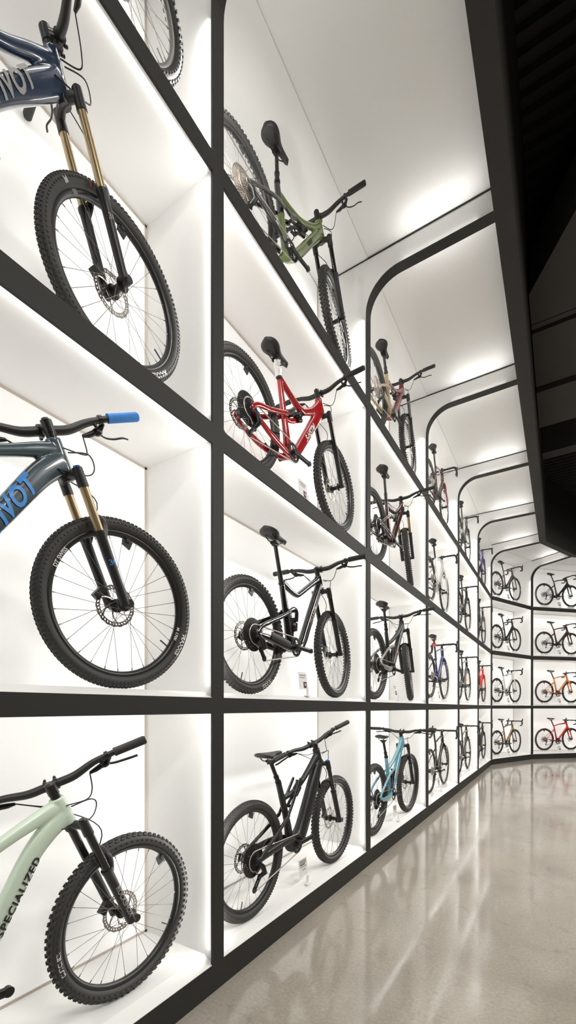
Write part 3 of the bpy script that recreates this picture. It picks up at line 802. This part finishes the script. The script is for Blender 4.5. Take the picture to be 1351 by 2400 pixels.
STY['stump'] = style(rows((.898, 0, .905, .025, .030), (.80, 0, .80, .022, .027), (.70, 0, .735, .021, .026), (.63, 0, .71, .021, .027), (.50, 0, .745, .019, .021), (.375, 0, .79, .019, .022)),
                     rows((.915, 0, .875, .031, .048), (.82, 0, .72, .031, .042), (.68, 0, .52, .031, .038), (.56, 0, .36, .033, .036), (.47, 0, .31, .034, .036)),
                     rows((.47, 0, .31, .03, .036), (.45, 0, .45, .022, .028), (.41, 0, .62, .019, .023), (.372, 0, .775, .0185, .0195)),
                     extra=[rows((.66, .012, .715, .012, .022), (.60, .014, .63, .012, .02), (.52, .014, .58, .012, .018), (.43, .006, .555, .014, .018))],
                     rear=[[(.0, .066, .352, .010, .015), (.06, .065, .325, .011, .018), (.20, .060, .29, .012, .022), (.35, .048, .28, .013, .022), (.45, .03, .295, .014, .022)],
                           [(.0, .066, .360, .009, .013), (.06, .065, .405, .010, .017), (.20, .058, .455, .010, .017), (.42, .037, .56, .010, .016)]],
                     rocker=[(.41, .038, .56, .008, .018), (.47, .032, .60, .009, .02), (.52, .024, .65, .009, .016)], shock=((.64, .68), (.50, .60)), geo=dict(BB=(.47, .305)), rkcol='blackmetal')
STY['ebike'] = style(rows((.880, 0, .925, .025, .028), (.78, 0, .845, .021, .023), (.64, 0, .745, .019, .020), (.52, 0, .685, .017, .018), (.37, 0, .66, .018, .02)),
                     rows((.905, 0, .875, .032, .046), (.82, 0, .73, .038, .055), (.72, 0, .55, .040, .060), (.62, 0, .39, .042, .062), (.54, 0, .33, .045, .065), (.47, 0, .33, .048, .055)),
                     rows((.47, 0, .34, .03, .034), (.43, 0, .50, .021, .026), (.37, 0, .66, .02, .022), (.325, 0, .775, .0185, .0195)),
                     rear=[[(.0, .066, .357, .011, .017), (.14, .064, .375, .012, .022), (.34, .054, .385, .013, .022), (.46, .04, .37, .014, .022)],
                           [(.0, .066, .352, .009, .012), (.10, .062, .405, .009, .012), (.22, .054, .46, .010, .013), (.40, .038, .55, .010, .014)]],
                     rocker=[(.39, .038, .545, .008, .014), (.48, .035, .66, .009, .014), (.57, .030, .775, .008, .013)], shock=((.60, .745), (.44, .60)))
STY['horst'] = style(rows((.898, 0, .905, .025, .030), (.80, 0, .82, .021, .024), (.66, 0, .735, .019, .022), (.52, 0, .70, .018, .02), (.38, 0, .69, .018, .021)), DT_P, ST_P, rear=REAR_A,
                     rocker=[(.42, .036, .60, .008, .017), (.49, .032, .61, .009, .02), (.55, .028, .65, .009, .017)], shock=((.70, .70), (.53, .63)))
STY['vlink'] = style(rows((.898, 0, .900, .025, .030), (.78, 0, .79, .022, .026), (.58, 0, .675, .018, .021), (.39, 0, .60, .018, .021)), DT_P, rows((.46, 0, .345, .026, .034), (.43, 0, .50, .021, .026), (.365, 0, .735, .0185, .0195)),
                     rear=[[(.0, .066, .357, .010, .015), (.16, .064, .335, .012, .024), (.36, .05, .335, .013, .026), (.46, .034, .36, .014, .022)],
                           [(.0, .066, .375, .009, .013), (.12, .062, .45, .010, .014), (.32, .05, .55, .011, .015), (.53, .036, .60, .011, .014)]],
                     rocker=[(.53, .036, .60, .010, .016), (.50, .034, .48, .011, .02), (.46, .034, .40, .012, .02)], shock=((.60, .58), (.50, .41)))
def mk(stylek, **k):
    d = dict(STY[stylek]); g = dict(d.get('geo', {})); g.update(k.pop('geo', {})); d.update(k); d['geo'] = g; return d

# ---------------------------------------------------------------- road bike
ROADME = {}
def road_meshes(v):
    if v in ROADME: return ROADME[v]
    BB = (.425, .265); HTt = (.745, .80); HTb = (.79, .645); axl = (.915, RR); STt = (.315, .70)
    mb = MB(); aero = v == 'aero'
    w = 1.0
    ax, fwd = steer_frame(HTt, HTb)
    mb.tube([Vector((HTb[0], 0, HTb[1])), Vector((HTt[0], 0, HTt[1]))], [(.024, .032), (.022, .026)], 16, lat=(0, 1, 0))
    hh = 1.9 if aero else 1.0
    flat(rows((.748, 0, .775, .018, .022), (.53, 0, .75 if not aero else .755, .015, .016), (.318, 0, .70, .013, .016)), 6, 14, mb)
    flat(rows((.785, 0, .675, .022, .030*hh), (.62, 0, .48, .021, .027*hh), (.425, 0, .265, .026, .026*hh)), 6, 14, mb)
    flat(rows((.425, 0, .265, .024, .024), (.375, 0, .48, .015, .022*hh), (.315, 0, .715, .014, .018)), 6, 14, mb)
    mb.lathe([(.024, -.038), (.024, .038), (.010, .038), (.010, -.038)], 20, c=(BB[0], 0, BB[1]))
    for s in (-1, 1):
        flat(rows((0, s*.06, RR, .007, .010), (.18, s*.05, .31, .008, .012), (.40, s*.022, .27, .010, .016)), 6, 10, mb)
        flat(rows((0, s*.06, RR, .006, .009), (.17, s*.044, .46, .006, .008), (.345, s*.012, .60, .009, .012)), 6, 10, mb)
        mb.box((0, s*.06, RR), (.03, .008, .03))
    fm = remesh(mb, 'road_frame', ['gloss_black'], .0042, 3)
    fk = make_fork_road(HTb, ax, fwd, axl, 'road_fork')
    cl = Vector((.23, 0, .862)); co = Vector((.315, 0, .70)); d = cl-co
    mb = MB(); mb.tube([co-d*.1, cl-d*.02], (.012, .016), 12, lat=(0, 1, 0)); mb.box(cl, (.03, .03, .02)); sp = mb.mesh('road_seatpost', ['satin'])
    top = Vector((HTt[0], 0, HTt[1])); mb = MB()
    mb.tube([top, top+ax*.06], .017, 14); clampc = top+ax*.042+fwd*.075+Vector((0, 0, .0))
    mb.tube([top+ax*.042, clampc], [(.017, .017), (.018, .018)], 12, lat=(0, 1, 0)); mb.tube([clampc+Vector((0, -.022, 0)), clampc+Vector((0, .022, 0))], .019, 14)
    stm = mb.mesh('road_stem', ['satin'])
    bb = Vector((BB[0], 0, BB[1])); mb = MB(); ca = D2R(2)
    for s in (-1, 1):
        a = ca if s < 0 else ca+pi; e = bb+Vector((cos(a)*.155, 0, sin(a)*.155))
        mb.tube([bb+Vector((0, s*.056, 0)), e+Vector((0, s*.066, 0))], [(.009, .015), (.008, .011)], 10, lat=(0, 1, 0)); mb.tube([e+Vector((0, s*.058, 0)), e+Vector((0, s*.085, 0))], .012, 10)
        mb.tube([bb+Vector((0, s*.036, 0)), bb+Vector((0, s*.064, 0))], .017, 14)
    mb.tube([bb+Vector((0, -.06, 0)), bb+Vector((0, .06, 0))], .010, 12)
    crk = mb.mesh('road_crankset', ['blackmetal'])
    mb = MB()
    for r, y in ((.088, -.045), (.064, -.038)):
        mb.ring(bb, r, r-.012, y-.0012, y+.0012, teeth=int(2*pi*r/.0127), th=.004)
    for i in range(4):
        t = ca+2*pi*i/4+.5; mb.box(bb+Vector((cos(t)*.045, -.044, sin(t)*.045)), (.07, .004, .018), Matrix.Rotation(-t, 3, 'Y'))
    chr_ = mb.mesh('road_chainring', ['blackmetal'])
    mb = MB(); hb = Vector((0, 0, RR)); yc = -.044; rc = .045; d1 = Vector((.028, yc, RR-.075)); d2 = Vector((.01, yc, RR-.14))
    mb.tube([hb+Vector((0, yc, rc)), bb+Vector((0, yc, .088))], (.0025, .0045), 5, lat=(0, 1, 0))
    arc = [bb+Vector((cos(t)*.089, yc, sin(t)*.089)) for t in [pi/2-i*pi/8 for i in range(9)]]
    mb.tube(arc+[d2+Vector((0, 0, -.014))], (.0025, .0045), 5, lat=(0, 1, 0))
    mb.tube([hb+Vector((cos(t)*rc, yc, sin(t)*rc)) for t in [pi/2+i*pi/8 for i in range(9)]]+[d1], (.0025, .0045), 5, lat=(0, 1, 0))
    chn = mb.mesh('road_chain', ['spoke'])
    mb = MB(); mb.tube([(.01, -.064, RR-.01), (.03, -.074, RR-.045), d1], [.010, .014, .009], 8); mb.tube([d1, d2], (.006, .011), 8, lat=(0, 1, 0))
    for q in (d1, d2): mb.ring(q, .015, .004, -.004, .004, teeth=11, th=.003)
    der = mb.mesh('road_derailleur', ['blackmetal'])
    mb = MB()
    for s in (-1, 1):
        e = clampc+Vector((.06, s*.17, .0))
        cable(mb, [e, e+Vector((.05, -s*.03, .01)), clampc+Vector((.07, s*.06, -.03)), Vector((HTt[0]+.01, s*.02, HTt[1]-.06))], .002)
    hs = mb.mesh('road_hose', ['hose'])
    ROADME[v] = dict(frame=fm, fork=fk, post=sp, stem=stm, crank=crk, ring=chr_, chain=chn, der=der, hose=hs, clampc=clampc, cl=cl, axle=axl, HTb=HTb, ax=ax, BB=BB)
    return ROADME[v]
def road(name, S):
    R = road_meshes(S.get('v', 'std')); root = empty(name)
    link('frame', R['frame'], root, None, [S['col']])
    piv = Vector((R['HTb'][0], 0, R['HTb'][1]))
    ST = Matrix.Translation(piv) @ Matrix.Rotation(D2R(S.get('steer', 0)), 4, R['ax']) @ Matrix.Translation(-piv)
    link('fork', R['fork'], root, ST, [S.get('fork', S['col'])])
    link('seatpost', R['post'], root, None, [S.get('post', 'satin')])
    link('saddle', ME['saddle_r'], root, Matrix.Translation(R['cl']))
    link('stem', R['stem'], root, ST)
    bar = link('handlebar', ME['dbar'], root, ST @ Matrix.Translation(R['clampc']))
    for s in (0, 1): link('brake_hood', ME['hood'], bar, MIRY if s else None)
    link('brake_hose', R['hose'], root, ST)
    for nm, c, M, rear in (('front_wheel', (R['axle'][0], 0, RR), ST, 0), ('rear_wheel', (0, 0, RR), Matrix(), 1)):
        deep = S.get('deep', 1)
        w = link(nm, ME['rim_r' if deep else 'rim_thin'], root, M @ Matrix.Translation(c))
        link('tyre', ME['tyre_road'], w); link('spokes', ME['spk_r' if deep else 'spk_t'], w); link('hub', ME['hub_r' if rear else 'hub_f'], w); link('brake_rotor', ME['rotor_r'], w)
        link('wheel_reflector', ME['refl_r'], w, Matrix.Rotation(-.45, 4, 'Y'))
        if rear: link('cassette', ME['cas_r'], w)
    cr = link('crankset', R['crank'], root); link('chainring', R['ring'], cr)
    link('chain', R['chain'], root); link('rear_derailleur', R['der'], root)
    if S.get('tail'):
        mb = MB(); mb.box((.262, 0, .80), (.03, .04, .05), Matrix.Rotation(-.45, 3, 'Y')); link('tail_light', mb.mesh('tail_light', ['redlight']), root)
    if S.get('orange'):
        bb = R['BB']; mb = MB(); mb.tube(spl([(.62, -.035, .47), (.55, -.03, .385), (.49, -.03, .318)], 5), (.003, .018), 8, lat=(0, 1, 0)); link('frame_stripe', mb.mesh('frame_stripe', ['decalorange']), root)
    return root

def place(root, b, u0, z, off=.105, yaw=0):
    o, d, n, h = BAYS[b]; p = P(b, u0, -off, z)
    root.matrix_world = Matrix.Translation(p) @ Matrix.Rotation(pi/2-h+D2R(yaw), 4, 'Z')

DTa, DTb = (.62, .47), (.865, .80)
BIKES = []
U = .40
def addm(b, r, label, stylek, **k):
    pos = k.pop('pos', {}); root = mtb('mountain_bike', mk(stylek, **k)); tag(root, label, 'bicycle', 'mountain bikes on the display wall')
    place(root, b, pos.get('u', U), FLOORS[r]+pos.get('dz', 0), pos.get('off', .105), pos.get('yaw', 0)); return root
addm(0, 0, 'pale mint green mountain bike with black lettering, in the bottom niche nearest the camera', 'alloy', col='mint', barturn=60, ftyre='tyre_agr', rtyre='tyre_agr', steer=-2,
     text=[dict(body='SPECIALIZED', size=.041, a=(.633, .527), b=(.733, .703), half_w=.031, half_h=.034, mk='decalblack', bold=.0012, spacing=1.16, shear=.2, vo=-.013)],
     fork_text=('ROCKSHOX', .030, 'decalgrey', .12), fork_flip=1, wtext=[('f', 'BUTCHER', .024, .322, 193, 't', 'decalwhite')], pos=dict(u=.47, off=.155), refl=.35, geo=dict(collar=(.368, .71), clamp=(.28, .95), HTt=(.845, .925), HTb=(.893, .825)))
addm(0, 1, 'slate grey mountain bike with blue grips and blue frame lettering', 'pivot', col='slate', barturn=80, steer=-8, stan='gold', grip='bluegrip', cap='bluecap',
     geo=dict(HTt=(.872, .912), HTb=(.918, .812), collar=(.372, .715)), text=[dict(body='PIVOT', size=.083, a=(.665, .525), b=(.765, .683), half_w=.032, half_h=.040, mk='decalblue', bold=.003, shear=.25, spacing=1.08)],
     fork_text=('34', .03, 'decalblue', .17), wtext=[('f', 'MAXXIS', .031, .328, -25, 't', 'decalwhite'), ('f', 'M 1700', .021, .294, -17, 'r', 'decalwhite'), ('f', 'DT SWISS', .021, .294, 153, 'r', 'decalwhite')])
addm(0, 2, 'dark navy mountain bike with grey frame lettering, gold fork stanchions and straight black bars', 'pivot2', dropper=1, col='navy', stan='gold', barturn=-17, pos=dict(u=.42, off=.145),
     geo=dict(HTt=(.866, 1.015), HTb=(.912, .897), collar=(.372, .715)), text=[dict(body='PIVOT', size=.083, a=(.663, .607), b=(.763, .762), half_w=.032, half_h=.041, mk='decalgrey', bold=.003, shear=.25, spacing=1.08)],
     fork_text=('36', .03, 'decalgrey', .20), wtext=[('f', 'MAXXIS', .031, .328, -50, 't', 'decalwhite'), ('f', '||||', .020, .326, 142, 't', 'decalwhite'), ('f', '||', .020, .326, 118, 't', 'decalred'), ('f', '||||||', .016, .294, 136, 'r', 'decalgrey')])
addm(0, 3, 'mountain bike above the navy one, only its silver-rimmed front wheel in view', 'horst', col='graphite', rim='rim_ms', ftyre='tyre_agr')
addm(1, 0, 'black electric mountain bike with thick down tube and blue fork cap', 'ebike', col='matt_black', barturn=66, pos=dict(u=.40), cap='bluecap', ftyre='tyre_agr', rtyre='tyre_fst', crank=4,
     geo=dict(clamp=(.232, .925), collar=(.323, .778), BB=(.49, .335), HTt=(.853, .955), HTb=(.898, .85), axle=(1.165, .357)), dropper=1, spacer=.012, sadtilt=-3)
addm(1, 1, 'black mountain bike with a kinked top tube, faint gold lettering and a tall saddle', 'scott', col='gloss_black', steer=5, cage=((.05, -.085), (.085, -.135)), geo=dict(clamp=(.285, 1.0), collar=(.362, .755)),
     ftyre='tyre_agr', rtyre='tyre_agr', guard=rows((.13, -.078, .368, .004, .024), (.24, -.078, .352, .004, .026), (.36, -.072, .335, .004, .022)),
     text=[dict(body='GIANT', size=.05, a=(.68, .455), b=(.83, .735), half_w=.031, half_h=.034, mk='decalgold', bold=.001, shear=.2)], wtext=[('r', 'MAXXIS', .030, .326, -62, 't', 'decalwhite')])
addm(1, 2, 'glossy red mountain bike with white down tube lettering', 'stump', col='red', wrap=1, steer=4, pos=dict(u=.43, off=.165, yaw=-3), geo=dict(clamp=(.335, .885), collar=(.366, .79)), ftyre='tyre_agr',
     text=[dict(body='S-HSTM', size=.058, a=(.64, .465), b=(.80, .69), half_w=.032, half_h=.039, mk='decalwhite', bold=.002, shear=.3)])
addm(1, 3, 'green and black mountain bike with a silver cassette on the top shelf', 'horst', col='green', steer=14, pos=dict(u=.42, off=.19, yaw=-5), rcol='carbon', cas='cas_s', ftyre='tyre_agr', rtyre='tyre_agr', seat_tube=rows((.415, 0, .56, .0235, .028), (.37, 0, .735, .020, .021)), st_col='gloss_black',
     geo=dict(clamp=(.365, .955), collar=(.372, .755)), text=[dict(body='IIIIIIIII', size=.04, a=(.64, .50), b=(.82, .745), half_w=.031, half_h=.036, mk='decalblack', bold=.001)])
addm(2, 0, 'light blue mountain bike standing in a bottom niche', 'vlink', col='sky', seat_tube=rows((.47, 0, .35, .027, .035), (.415, 0, .56, .0225, .027)), st_col='steelblue', ftyre='tyre_agr', rtyre='tyre_agr', steer=-2,
     text=[dict(body='III', size=.055, a=(.64, .50), b=(.70, .58), half_w=.031, half_h=.036, mk='decalorange', bold=.002)], geo=dict(clamp=(.28, .92), collar=(.365, .745)))
addm(2, 1, 'black mountain bike with silver rear links, above the light blue one', 'vlink', col='matt_black', rcol='silver', steer=15, geo=dict(clamp=(.30, .955), collar=(.365, .76)), rtyre='tyre_agr', ftyre='tyre_agr',
     text=[dict(body='III', size=.055, a=(.64, .50), b=(.70, .58), half_w=.031, half_h=.036, mk='decalorange', bold=.002)])
addm(2, 2, 'dark maroon mountain bike with gold fork stanchions and its front wheel turned', 'horst', col='maroon', stan='gold', steer=15, geo=dict(clamp=(.31, .985), collar=(.365, .755)), ftyre='tyre_agr')
addm(2, 3, 'tan and dark red mountain bike on the top shelf', 'horst', col='darkred', rcol='tan', cas='cas_s', seat_tube=rows((.475, 0, .33, .032, .040), (.42, 0, .54, .0235, .028), (.37, 0, .735, .020, .021)), st_col='tan', geo=dict(clamp=(.29, .90), collar=(.36, .75)), ftyre='tyre_agr', steer=4)

def addr(b, r, label, u=.53, yaw=0, dz=.05, **k):
    root = road('road_bike', k); tag(root, label, 'bicycle', 'road bikes on the display wall'); place(root, b, u, FLOORS[r]+dz, .105, yaw)
    if not k.get('nostand'):
        nm = k.get('short') or ' '.join(label.split(',')[0].split(' on the ')[0].split()[:9])
        st = empty('display_stand'); tag(st, 'low white acrylic stand under the '+nm, 'stand', 'acrylic stands under the road bikes')
        for x in (0, .915):
            mb = MB()
            for s in (-1, 1):
                mb.box((x-.05, s*.024, dz/2+.006), (.07, .012, dz+.012)); mb.box((x+.05, s*.024, dz/2+.006), (.07, .012, dz+.012))
            mb.box((x, 0, dz/2-.001), (.2, .036, dz-.004))
            link('wheel_cradle', mb.mesh('wheel_cradle', ['acrylic']), st)
        mb = MB(); mb.box((.46, 0, .006), (.74, .03, .012)); link('rail', mb.mesh('rail', ['acrylic']), st)
        place(st, b, u, FLOORS[r], .105, yaw)
    return root
addr(3, 0, 'black road bike in the bottom niche, first of the drop-bar bikes', col='gloss_black', deep=0)
addr(3, 1, 'dark blue road bike with a red tail light under its saddle', col='royal', tail=1)
addr(3, 2, 'white aero road bike with black wheels, two levels above the black one', col='whitepaint', v='aero')
addr(3, 3, 'black and crimson road bike on the top shelf of the fourth bay', col='wine', fork='darkred')
addr(4, 0, 'graphite road bike in the bottom niche of the fifth bay', col='graphite')
addr(4, 1, 'gloss black road bike on the second level of the fifth bay', col='gloss_black', orange=1)
addr(4, 2, 'matt black road bike on the third level of the fifth bay', col='matt_black')
addr(4, 3, 'carbon grey road bike on the top shelf of the fifth bay', col='carbon')
addr(5, 0, 'dark road bike with orange down tube stripe, bottom niche before the bend', col='matt_black', orange=1)
addr(5, 1, 'bright red road bike seen nearly end on, second level before the bend', col='scarlet')
addr(5, 2, 'silver and black road bike on the third level before the bend', col='carbon', fork='silver')
addr(5, 3, 'deep purple-blue road bike on the top shelf before the bend', col='purple')
addr(6, 0, 'dark bronze road bike with an orange stripe, bottom niche just past the bend', col='copper', orange=1, u=.43)
addr(6, 1, 'white road bike with black wheels, just past the bend', col='whitepaint', u=.43, deep=1)
addr(6, 2, 'black-brown road bike on the third level just past the bend', col='graphite', u=.43)
addr(6, 3, 'bronze brown road bike on the top shelf just past the bend', col='bronze', u=.43)
addr(7, 0, 'red road bike seen side on, bottom niche at the far right', col='scarlet', u=.50)
addr(7, 1, 'orange road bike seen side on, above the red one', col='orange', u=.50)
addr(7, 2, 'black and wine red road bike seen side on, above the orange one', col='wine', u=.50)
addr(7, 3, 'black road bike seen side on, topmost at the far right', col='gloss_black', u=.50)

# ---------------------------------------------------------------- price cards
def card(b, r, kind, label, u=1.045):
    root = empty('price_card'); tag(root, label, 'price card', 'price cards in the niches')
    root.matrix_world = Matrix.Translation(P(b, u, -.05, FLOORS[r])) @ Matrix.Rotation(pi/2-BAYS[b][3], 4, 'Z')
    mb = MB(); mb.box((0, .012, .004), (.05, .03, .008)); mb.box((0, .012, .035), (.03, .004, .06)); link('stand', mb.mesh('stand', ['acrylic']), root)
    mb = MB(); mb.box((0, .008, .115), (.115, .004, .125)); c = link('card', mb.mesh('card', ['paper']), root, Matrix.Translation((0, .03, 0)) @ Matrix.Rotation(-.1, 4, 'X'))
    mb = MB(); y = .0055
    if kind == 0:      # grey headline block
        for (x, z, w, h, m) in ((.0, .155, .09, .028, 1), (-.01, .136, .07, .006, 0), (0, .122, .085, .008, 1), (.008, .10, .05, .014, 2)): mb.box((x, y, z), (w, .001, h), mi=m)
    else:              # grey lines and a dark logo square
        for (x, z, w, h, m) in ((-.005, .155, .085, .009, 1), (-.012, .138, .07, .007, 1), (.022, .085, .045, .045, 0)): mb.box((x, y, z), (w, .001, h), mi=m)
        mb.box((.024, y-.0006, .088), (.022, .001, .018), mi=2)
    link('print', mb.mesh('print', ['paperink', 'papergrey', 'paperpink']), c)
card(1, 0, 0, 'white price card with grey heading in front of the black electric mountain bike')
card(1, 1, 1, 'white price card with dark square below the black kinked-frame mountain bike')
card(1, 2, 1, 'white price card on the shelf below the red mountain bike')
card(2, 0, 0, 'white price card on the niche floor below the light blue mountain bike')
card(2, 1, 1, 'white price card beside the front wheel of the black mountain bike in the third bay')
card(3, 0, 0, 'white price card below the black drop-bar bike of the fourth bay')
card(3, 1, 1, 'white price card below the dark blue road bike with the tail light')
for b, us in ((6, .98), (7, 1.0)):
    for r in range(4):
        what = [['dark bronze road bike with the orange stripe', 'white road bike past the bend', 'black-brown road bike past the bend', 'bronze brown road bike past the bend'], ['red side-on road bike', 'orange side-on road bike', 'black and wine red side-on road bike', 'topmost black side-on road bike']][b-6][r]
        card(b, r, 1, 'tiny price card below the '+what, us)

# ---------------------------------------------------------------- lights
def area(name, loc, direction, sx, sy, power, col=(1, .985, .96), xdir=None, spread=pi):
    l = bpy.data.lights.new(name, 'AREA'); l.shape = 'RECTANGLE'; l.size = sx; l.size_y = sy; l.energy = power; l.color = col; l.spread = spread
    o = bpy.data.objects.new(name, l); COL.objects.link(o)
    z = -Vector(direction).normalized(); x = Vector(xdir); x = (x-z*x.dot(z)).normalized(); y = z.cross(x)
    M = Matrix((x, y, z)).transposed().to_4x4(); M.translation = Vector(loc); o.matrix_world = M; return o
PW = 2.6
for b in range(8):
    o, d, n, h = BAYS[b]
    for r in range(4):
        z0 = FLOORS[r]; z1 = CEILS[r] if r < 3 else 5.0
        f = (1, 1, .95, 2.75)[r]
        zc = (z0+z1)/2; hz = z1-z0-.06
        for uu, s in ((DV+.009, 1), (W-DV-.009, -1)):
            area('led_strip', P(b, uu, -.0165, zc), -n*.8+d*s*.6, .012, hz, PW*f*(1.2 if b > 5 else 1), xdir=d, spread=2.4)
        if r < 3: area('led_strip', P(b, W/2, -.028, z1-.012), -n-Vector((0, 0, .9)), W-.2, .016, PW*1.0*f, xdir=d)
for j in range(9):
    o, n, d, ex = ribline(j)
    for s in (-1, 1):
        if (j == 0 and s < 0) or (j == 8 and s > 0): continue
        area('canopy_led', o+n*.62+d*s*.034+Vector((0, 0, ZR+.016)), Vector((0, 0, 1))+d*s*.9, .62, .02, 1.0, xdir=n, spread=2.4)
for x, y in ((2.6, 0), (2.6, 3.8), (2.4, 7.2), (2.4, 10.5), (5, 12.5)):
    area('room_fill', (x, y, 5.2), (-.22, 0, -1), .5, 2.0, 148, col=(1, .97, .92), xdir=(1, 0, 0))  # unseen area lights without fixtures, added to brighten floor and frame fronts
wd = bpy.data.worlds.new('room_ambient'); SC.world = wd; wd.use_nodes = True
wd.node_tree.nodes['Background'].inputs[0].default_value = (1, .97, .93, 1); wd.node_tree.nodes['Background'].inputs[1].default_value = .02

# ---------------------------------------------------------------- camera
cd = bpy.data.cameras.new('camera'); co = bpy.data.objects.new('camera', cd); COL.objects.link(co)
cd.sensor_width = 36; cd.sensor_fit = 'AUTO'; cd.lens = 1033/2400*36; cd.shift_y = (1658-1200)/2400; cd.shift_x = 0
co.location = (0, 0, 1.444); co.rotation_euler = (pi/2, 0, D2R(31.88)); cd.clip_start = .02
SC.camera = co
vs = SC.view_settings; vs.view_transform = 'Standard'; vs.look = 'None'; vs.exposure = 0; vs.gamma = 1; vs.use_curve_mapping = False
SC.cycles.max_bounces = 8; SC.cycles.diffuse_bounces = 5; SC.cycles.use_denoising = True
